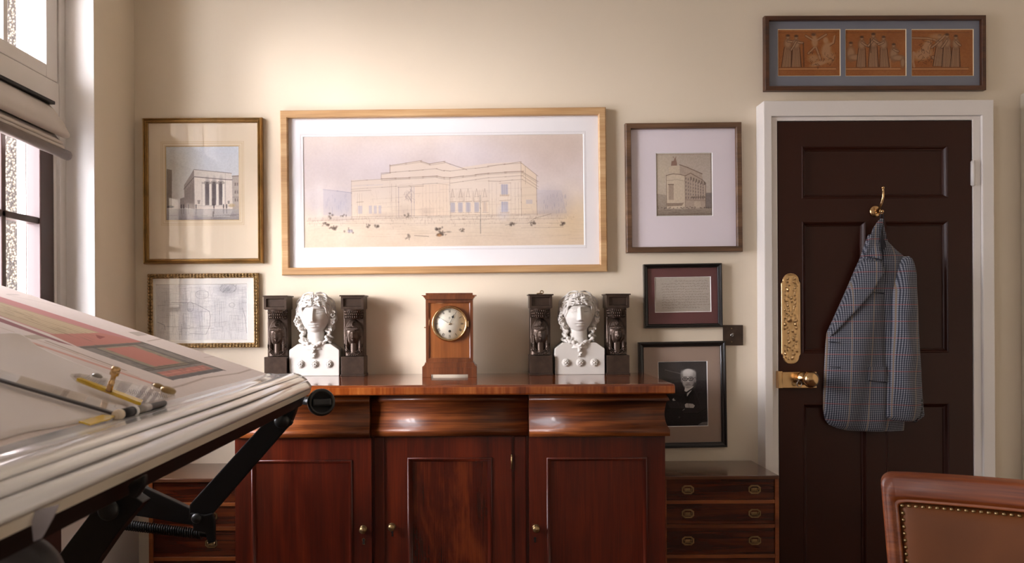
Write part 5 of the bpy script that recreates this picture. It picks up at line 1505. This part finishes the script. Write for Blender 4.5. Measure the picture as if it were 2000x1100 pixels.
# parallel rule
def board_bar(name, a, b, w0, w1, h0, h1, mat, par, n=1):
    ua, ub = Vector(to_uv(*a)), Vector(to_uv(*b)); d = (ub - ua).normalized(); t = Vector((-d.y, d.x))
    q = [uv_to(*(e + t * w), h) for e in (ua, ub) for w in (w0, w1) for h in (h0, h1)]
    m = MB(); m.add(q, [(0, 1, 3, 2), (4, 6, 7, 5), (0, 4, 5, 1), (2, 3, 7, 6), (0, 2, 6, 4), (1, 5, 7, 3)])
    return obj(name, m, mat, par)
pr_o = thing('parallel_rule', 'long clear acrylic rule with a dark edge lying across the drafting table', 'ruler', tuple(uv_to(*to_uv(110, 780), 0)))
ua = Vector(to_uv(-60, 738)); ub = Vector(to_uv(226, 822))
sgn = 1 if (Vector((-(ub - ua).y, (ub - ua).x)).dot(Vector(to_uv(100, 700)) - ua)) > 0 else -1
board_bar('blade', (-60, 738), (222, 820.5), sgn * 3, sgn * 58, .0075, .0105, M['acrylic'], pr_o)
board_bar('dark_edge', (-60, 738), (222, 820.5), -sgn * 5, sgn * 4, .0072, .0112, M['grey_plastic'], pr_o)
# roller with its rod
rl = thing('roller', 'dark metal roller rod with cream end beside the set square', 'roller', tuple(uv_to(*to_uv(265, 812), .004)))
a, b = Vector(uv_to(*to_uv(226, 823), .010)), Vector(uv_to(*to_uv(317, 799), .010))
m = MB(); m.tube([a, a.lerp(b, .3), a.lerp(b, .31), b], [.0075, .0075, .0055, .005], 14); obj('rod', m, M['black_metal'], rl)
m = MB(); m.tube([a.lerp(b, .28), a.lerp(b, .33)], .0088, 16); obj('collar', m, M['white_board'], rl)
m = MB(); m.tube([a.lerp(b, -.05), a.lerp(b, .0), a.lerp(b, .05)], [.006, .0085, .0078], 14); obj('end_cap', m, M['mount_cream'], rl)
m = MB(); m.tube([a.lerp(b, .38), a.lerp(b, .64)], .0062, 14); obj('sleeve', m, M['steel'], rl)
# adjustable set square standing a little off the paper
sq = thing('set_square', 'clear adjustable set square with yellow edge and brass knobs on the drafting table', 'set square', tuple(uv_to(*to_uv(235, 780), .004)))
def plate(name, px, h0, h1, mat, par):
    pts = [to_uv(*p) for p in px]; n = len(pts); m = MB()
    m.add([uv_to(u, v, h0) for u, v in pts] + [uv_to(u, v, h1) for u, v in pts], [tuple(range(n)), tuple(range(n, 2 * n))] + [(k, (k + 1) % n, n + (k + 1) % n, n + k) for k in range(n)])
    return obj(name, m, mat, par)
bl_ = plate('blade', [(132, 748), (150, 747), (240, 762), (334, 781), (337, 790), (272, 806), (146, 762)], .012, .0155, M['acrylic'], sq)
plate('yellow_edge', [(144, 758), (152, 757), (274, 801), (270, 806), (262, 804)], .0115, .017, M['yellow'], sq)
mk = MB()
for k in range(26):
    f = k / 25; x0, y0 = 160 + 108 * f, 758 + 37 * f; L = 1.0 if k % 5 else 1.8
    pts = [to_uv(x0, y0), to_uv(x0 + .7, y0), to_uv(x0 + .7 + 6 * L, y0 - 5 * L), to_uv(x0 + 6 * L, y0 - 5 * L)]
    mk.add([uv_to(u, v, .0158) for u, v in pts], [(0, 1, 2, 3)])
for k in range(18):
    x0, y0 = 246 + 4.2 * k, 778 + .5 * k; pts = [to_uv(x0, y0), to_uv(x0 + .8, y0), to_uv(x0 + 3.8, y0 + 9), to_uv(x0 + 3, y0 + 9)]
    mk.add([uv_to(u, v, .0158) for u, v in pts], [(0, 1, 2, 3)])
obj('scale_marks', mk, M['grey_plastic'], bl_)
def stud(px, py, prof, mat, name):
    u, v = to_uv(px, py); m = MB(); m.lathe(prof, uv_to(u, v, .0155), NB, 20); obj(name, m, mat, sq)
stud(206, 783, [(0, 0), (.005, 0), (.005, .016), (.004, .018), (.004, .026), (.0072, .028), (.0072, .038), (.006, .041), (0, .041)], M['brass'], 'handle')
stud(184, 753, [(0, 0), (.008, 0), (.009, .002), (.005, .005), (0, .006)], M['steel'], 'screw')
stud(322, 783, [(0, 0), (.012, 0), (.0135, .003), (.0135, .006), (.009, .009), (0, .01)], M['brass_old'], 'knob')
stud(303, 773, [(0, 0), (.008, 0), (.010, .003), (.007, .006), (0, .007)], M['brass_old'], 'knob')
# yellow template by the roller
yt = plate('yellow_template', [(150, 836), (196, 822), (222, 824), (212, 830), (172, 842)], .0075, .0095, M['yellow'], None)
yt.location = uv_to(*to_uv(190, 830), .0); off = yt.location.copy()
for vv_ in yt.data.vertices: vv_.co -= off
tag(yt, 'small yellow plastic template beside the roller on the drafting table', 'template')

# ================================================================ tweed jacket
def tweed():
    m, nt, b = base('houndstooth_tweed')
    tc = nt.nodes.new('ShaderNodeTexCoord'); sp = nt.nodes.new('ShaderNodeSeparateXYZ'); nt.links.new(tc.outputs['Object'], sp.inputs[0])
    def mth(op, a, b=None):
        n = nt.nodes.new('ShaderNodeMath'); n.operation = op
        for i, v in enumerate((a, b)):
            if v is None: continue
            if isinstance(v, (int, float)): n.inputs[i].default_value = v
            else: nt.links.new(v, n.inputs[i])
        return n.outputs[0]
    xx = mth('ADD', sp.outputs['X'], mth('MULTIPLY', sp.outputs['Z'], -.05))
    def band(v, p, w, o=0.0): return mth('LESS_THAN', mth('FRACT', mth('ADD', mth('DIVIDE', v, p), 100.0 + o)), w)
    cx_, cz_ = band(xx, .0068, .5), band(sp.outputs['Z'], .0068, .5)
    s = mth('MULTIPLY', mth('ADD', cx_, cz_), .5)
    col = ramp(nt, s, [(0.0, rgb(150, 150, 154)), (.5, rgb(78, 81, 92)), (1.0, rgb(24, 26, 37))])
    def over(col, f, c):
        mx = nt.nodes.new('ShaderNodeMix'); mx.data_type = 'RGBA'
        nt.links.new(f, mx.inputs['Factor']); nt.links.new(col, mx.inputs['A']); mx.inputs['B'].default_value = c
        return mx.outputs['Result']
    col = over(col, mth('MULTIPLY', band(xx, .075, .045), .4), rgb(176, 150, 116))
    col = over(col, mth('MULTIPLY', band(sp.outputs['Z'], .062, .05, .3), .45), rgb(170, 84, 78))
    nt.links.new(col, b.inputs['Base Color']); b.inputs['Roughness'].default_value = .9; b.inputs['Specular IOR Level'].default_value = .15
    b.inputs['Sheen Weight'].default_value = .15
    return m
M['tweed'] = tweed()
M['lining'] = plain('dark_lining', (30, 30, 40), .6)
JD = 3.06
jz = lambda x, y: (1600 + x * .4635, 350 + y * .4635)
jl = P(*jz(260, 1060), 3.12)
jk = thing('tweed_jacket', 'grey houndstooth tweed jacket with red and tan overcheck hanging from the brass coat hook', 'jacket', (jl.x, yfr, jl.z))
def interp(tab, y):
    for a, b in zip(tab, tab[1:]):
        if a[0] <= y <= b[0]:
            t = (y - a[0]) / (b[0] - a[0]); t2 = t
            return [p + (q - p) * t2 for p, q in zip(a[1:], b[1:])]
    return list(tab[-1][1:]) if y > tab[-1][0] else list(tab[0][1:])
def cloth(tab, y0, y1, ny, nx, fold, yback, name, mat, power=2.6):
    """tab: (y, left, right, thickness) in the jacket's own measures; a closed stuffed-cloth shape"""
    m = MB(); rows = []
    for i in range(ny + 1):
        y = y0 + (y1 - y0) * i / ny
        l, r, th = interp(tab, y); row = []
        for k in range(nx + 1):
            t = k / nx; x = l + (r - l) * t
            e = (max(0, 1 - abs(2 * t - 1) ** power)) ** (1 / 2.0)
            d = th * e + fold(x, y, t) * e
            p = P(*jz(x, y), JD); row.append((p.x, yback - max(d, .0012), p.z))
        for k in range(nx, -1, -1):
            t = k / nx; x = l + (r - l) * t; p = P(*jz(x, y), JD); row.append((p.x, yback, p.z))
        rows.append(row)
    m.grid(rows, True, True)
    n = len(rows[0])
    for r in (rows[0], rows[-1]): m.add(r, [tuple(range(n))])
    return obj(name, m, mat, jk)
body = [(225, 240, 290, .012), (245, 232, 310, .02), (290, 216, 352, .035), (325, 205, 392, .048), (345, 196, 403, .052), (380, 180, 398, .055), (450, 150, 390, .055), (560, 101, 392, .055), (650, 60, 394, .058), (700, 55, 394, .06), (800, 50, 396, .06), (900, 46, 396, .06), (980, 45, 394, .058), (1020, 52, 393, .055), (1045, 70, 392, .05), (1060, 105, 391, .045), (1068, 140, 390, .04)]
def fold_b(x, y, t):
    return .006 * math.sin((x + (y - 600) * .22) / 26) * min(1, max(0, (y - 420) / 250)) + .005 * math.exp(-((x - 285 - (y - 700) * .02) / 10) ** 2) * -1.6
cloth(body, 228, 1068, 110, 60, fold_b, yfr - .003, 'body', M['tweed'])
sl = [(322, 374, 388, .035), (335, 354, 402, .055), (360, 340, 410, .068), (400, 330, 417, .078), (470, 312, 420, .082), (600, 302, 426, .085), (750, 293, 436, .085), (880, 282, 446, .082), (960, 274, 452, .08), (1000, 270, 440, .078), (1018, 300, 418, .07)]
def fold_s(x, y, t):
    return .005 * math.sin((y - x * 1.2) / 34) * math.sin(t * 3.1) + .004 * math.sin((x - y * .06) / 15)
cloth(sl, 324, 1018, 110, 40, fold_s, yfr - .02, 'sleeve', M['tweed'], 2.2)
# rear of the cuff and second sleeve edge behind
cloth([(860, 425, 440, .03), (900, 424, 452, .045), (1000, 415, 465, .05), (1030, 420, 432, .03)], 862, 1030, 30, 12, lambda x, y, t: 0, yfr - .004, 'sleeve', M['tweed'])
# collar and lapel as turned-over cloth
def slab_cloth(pts, off, th, name, mat=None, curve=0.0, fy=None):
    m = MB(); bm = bmesh.new()
    vs = []
    for x, y in pts:
        p = P(*jz(x, y), JD); vs.append(bm.verts.new((p.x, 0, p.z)))
    f = bm.faces.new(vs)
    bmesh.ops.triangulate(bm, faces=[f])
    for _ in range(3): bmesh.ops.subdivide_edges(bm, edges=[e for e in bm.edges if e.calc_length() > .012], cuts=1, use_grid_fill=True)
    bmesh.ops.triangulate(bm, faces=list(bm.faces))
    co = [(q.co.x, q.co.z) for q in bm.verts]
    o_x = {}
    for q in bm.verts:
        q.co.y = off(q.co.x, q.co.z)
    m.bm(bm, True)
    return obj(name, m, mat or M['tweed'], jk, solid=th)
def surf(tab, fold, yback, power=2.6):
    """front of a cloth shape as a function of place"""
    def f(X, Z):
        px = CX + X * FPX / JD; py = CY - (Z - CAM_Z) * FPX / JD
        u, v = px - CX, CY - py; c, s = math.cos(ROLL), math.sin(ROLL); px, py = CX + u * c - v * s, CY - (u * s + v * c)
        x, y = (px - 1600) / .4635, (py - 350) / .4635
        l, r, th = interp(tab, y); t = min(1, max(0, (x - l) / (r - l)))
        e = (max(0, 1 - abs(2 * t - 1) ** power)) ** .5
        return yback - (th * e + fold(x, y, t) * e)
    return f
sf = surf(body, fold_b, yfr - .003); ss = surf(sl, fold_s, yfr - .02, 2.2)
lap = lambda X, Z: sf(X, Z) - .010
slab_cloth([(204, 330), (232, 344), (262, 350), (275, 386), (250, 430), (224, 476), (170, 545), (110, 610), (64, 664), (62, 650), (100, 560), (150, 450), (186, 368)], lap, .005, 'lapel')
def col(X, Z): return min(sf(X, Z), yfr - .03) - .012
slab_cloth([(240, 205), (258, 178), (272, 163), (284, 165), (276, 200), (266, 260), (272, 300), (263, 338), (234, 330), (205, 317), (222, 258)], col, .006, 'collar')
slab_cloth([(284, 165), (296, 175), (302, 205), (300, 235), (318, 268), (300, 275), (280, 240), (274, 215)], lambda X, Z: min(sf(X, Z), yfr - .02) + .004, .005, 'collar')
slab_cloth([(274, 215), (284, 175), (292, 185), (286, 240), (300, 280), (282, 300), (268, 265)], lambda X, Z: min(sf(X, Z), yfr - .024) - .001, .003, 'lining', M['lining'])
slab_cloth([(208, 792), (286, 790), (288, 856), (214, 850), (207, 846)], lambda X, Z: sf(X, Z) - .004, .004, 'pocket_flap')
def seam(name, a, b, w, f, off=.004, th=.002):
    d = Vector((b[0] - a[0], b[1] - a[1])).normalized(); n = Vector((-d.y, d.x)) * w
    return slab_cloth([(a[0] - n.x, a[1] - n.y), (b[0] - n.x, b[1] - n.y), (b[0] + n.x, b[1] + n.y), (a[0] + n.x, a[1] + n.y)], lambda X, Z: f(X, Z) - off, th, name, M['lining'])
for a, b, o_ in (((62, 688), (100, 692), .003), ((60, 793), (97, 795), .003), ((220, 394), (236, 406), .0085), ((210, 850), (283, 856), .0052), ((222, 476), (280, 482), .003)):
    seam('buttonhole' if b[0] - a[0] < 50 else 'pocket_welt', a, b, 2.0, sf, o_)
for a, b in (((203, 323), (264, 344)), ((271, 205), (267, 262)), ((267, 262), (271, 300)), ((271, 300), (265, 340))):
    seam('collar_seam_shade', a, b, 1.1, lambda X, Z: col(X, Z), .004)  # dark strips draw the collar seam and paint shade along the collar edge
for k in range(4):
    p = P(*jz(428, 932 + 17 * k), JD); m = MB(); y = ss(p.x, p.z)
    m.lathe([(0, .004), (.004, .0035), (.006, .002), (.006, -.002)], (p.x - .002, y - .001, p.z), (.5, -1, 0), 14); obj('cuff_button', m, M['black_plastic'], jk)
m = MB(); h0 = hookpt(1723, 414, .047); p = P(*jz(285, 172), JD)
m.tube([(p.x - .008, yfr - .03, p.z - .006), (h0[0] - .003, yfr - .045, h0[2] + .0), (h0[0] + .004, yfr - .045, h0[2] + .0), (p.x + .006, yfr - .028, p.z - .008)], .002, 6); obj('hanging_loop', m, M['lining'], jk)

# ================================================================ leather chair
M['chair_wood'] = wood('chair_mahogany', (80, 31, 10), (120, 56, 19), (154, 84, 38), 'x', .42, .1)
M['leather'] = plain('tan_leather', (104, 58, 24), .58, var=.22, scale=5, bmp=.15, bscale=160, bdist=.0008, spec=.3)
c0 = P(1712, 930, 1.92)
ch = thing('desk_chair', 'mahogany chair with a brass-nailed tan leather back in the near right corner', 'chair', (c0.x, c0.y, 0), (0, 0, R(-31)))
W_, TZ = .52, c0.z
def cl(name, mb, mat, par=None, **k): return obj(name, mb, mat, par or ch, world=False, **k)
fw, ft = .037, .066
def out(z): return .017 * (TZ - z) / .19                   # the back narrows downwards
m = MB()
ob, n = [], 8
zb = .47
top = lambda x: TZ + .006 * math.sin(math.pi * x / W_)
O = [(out(zb), zb)] + [(out(TZ - .03), TZ - .03)] + [(.028 - .026 * math.cos(a), TZ - .026 + .026 * math.sin(a)) for a in np.linspace(.1, math.pi / 2, 12)]
O += [(x, top(x)) for x in np.linspace(.06, W_ - .06, 10)]
O += [(W_ - x, z) for x, z in reversed(O[:14])]
def inset(z0, t, r):
    I = [(out(zb) + fw + t, zb)] + [(out(TZ - ft - .03) + fw + t, TZ - ft - .03 - t)] + [(fw + t + .012 + out(TZ - ft) - .012 * math.cos(a), TZ - ft - t - .012 + .012 * math.sin(a)) for a in np.linspace(.1, math.pi / 2, 12)]
    I += [(x, top(x) - ft - t) for x in np.linspace(.06, W_ - .06, 10)]
    return I + [(W_ - x, z) for x, z in reversed(I[:14])]
rake = lambda z: (z - .45) * .16
rings = [(O, .018), ([(x + (.003 if x < W_ / 2 else -.003), z - .002) for x, z in O], -.016), ([(x + (.010 if x < W_ / 2 else -.010), z - .008) for x, z in O], -.021), (inset(0, -.016, 0), -.021), (inset(0, -.011, 0), -.018), (inset(0, -.008, 0), -.014), (inset(0, -.003, 0), -.016), (inset(0, .0, 0), -.012), (inset(0, .001, 0), .018)]
m.grid([[(x, y + rake(z), z) for x, z in pl] for pl, y in rings], True)
for s in (0, 1):   # feet of the two stiles
    x = out(zb) if s == 0 else W_ - out(zb) - fw
bk = cl('back_frame', m, M['chair_wood']); bk.modifiers.new('bev', 'BEVEL').width = .001
m = MB(); I = inset(0, -.001, 0); rows = []
for i in range(21):
    z = zb - .0 + (TZ - ft + .004 - zb) * i / 20
    xl = out(z) + fw - .001; xr = W_ - xl; rows.append([(xl + (xr - xl) * k / 24, rake(z) - .004 - .016 * (max(0, 1 - (2 * k / 24 - 1) ** 8) * max(0, 1 - (2 * i / 20 - 1) ** 8)) ** .5, min(z, top(xl + (xr - xl) * k / 24) - ft + .001)) for k in range(25)])
m.grid(rows); lp_ = cl('leather_back', m, M['leather'], solid=.002)
nm = MB(); nm.lathe([(0, -.0042), (.0022, -.0036), (.0040, -.0018), (.0047, 0)], (0, 0, 0), (0, 1, 0), 12)
first = None
def nail(x, z):
    global first
    if first is None: o = first = obj('nail', nm, M['brass_old'], lp_, world=False)
    else:
        o = first.copy(); COL.objects.link(o); o.parent = lp_
    o.location = (x, rake(z) - .0105, z)
xx0 = fw + .0075
for k in range(30):
    x = xx0 + out(TZ - ft) + (W_ - 2 * xx0 - 2 * out(TZ - ft)) * k / 29; nail(x, top(x) - ft - .008)
for k in range(1, 20):
    z = TZ - ft - .008 - .0152 * k; nail(xx0 + out(z), z); nail(W_ - xx0 - out(z), z)
# seat and legs, below the picture, facing the camera
sx0, sx1 = out(zb) - .01, W_ - out(zb) + .01
m = MB(); m.box(sx0, sx1, -.46, .03, .40, .455, .01); cl('seat_frame', m, M['chair_wood'])
m = MB(); m.box(sx0 + .02, sx1 - .02, -.45, -.015, .45, .485, .018); cl('seat', m, M['leather'])
for x, y in ((sx0 + .025, -.43), (sx1 - .025, -.43), (sx0 + .025, .0), (sx1 - .025, .0)):
    m = MB(); m.tube([(x, y, .42), (x, y, .25), (x, y + (.03 if y > -.1 else 0), 0)], [.024, .021, .015], 12); cl('leg', m, M['chair_wood'])
# lens
cam_data.dof.use_dof = True; cam_data.dof.focus_distance = 3.05; cam_data.dof.aperture_fstop = 8.0
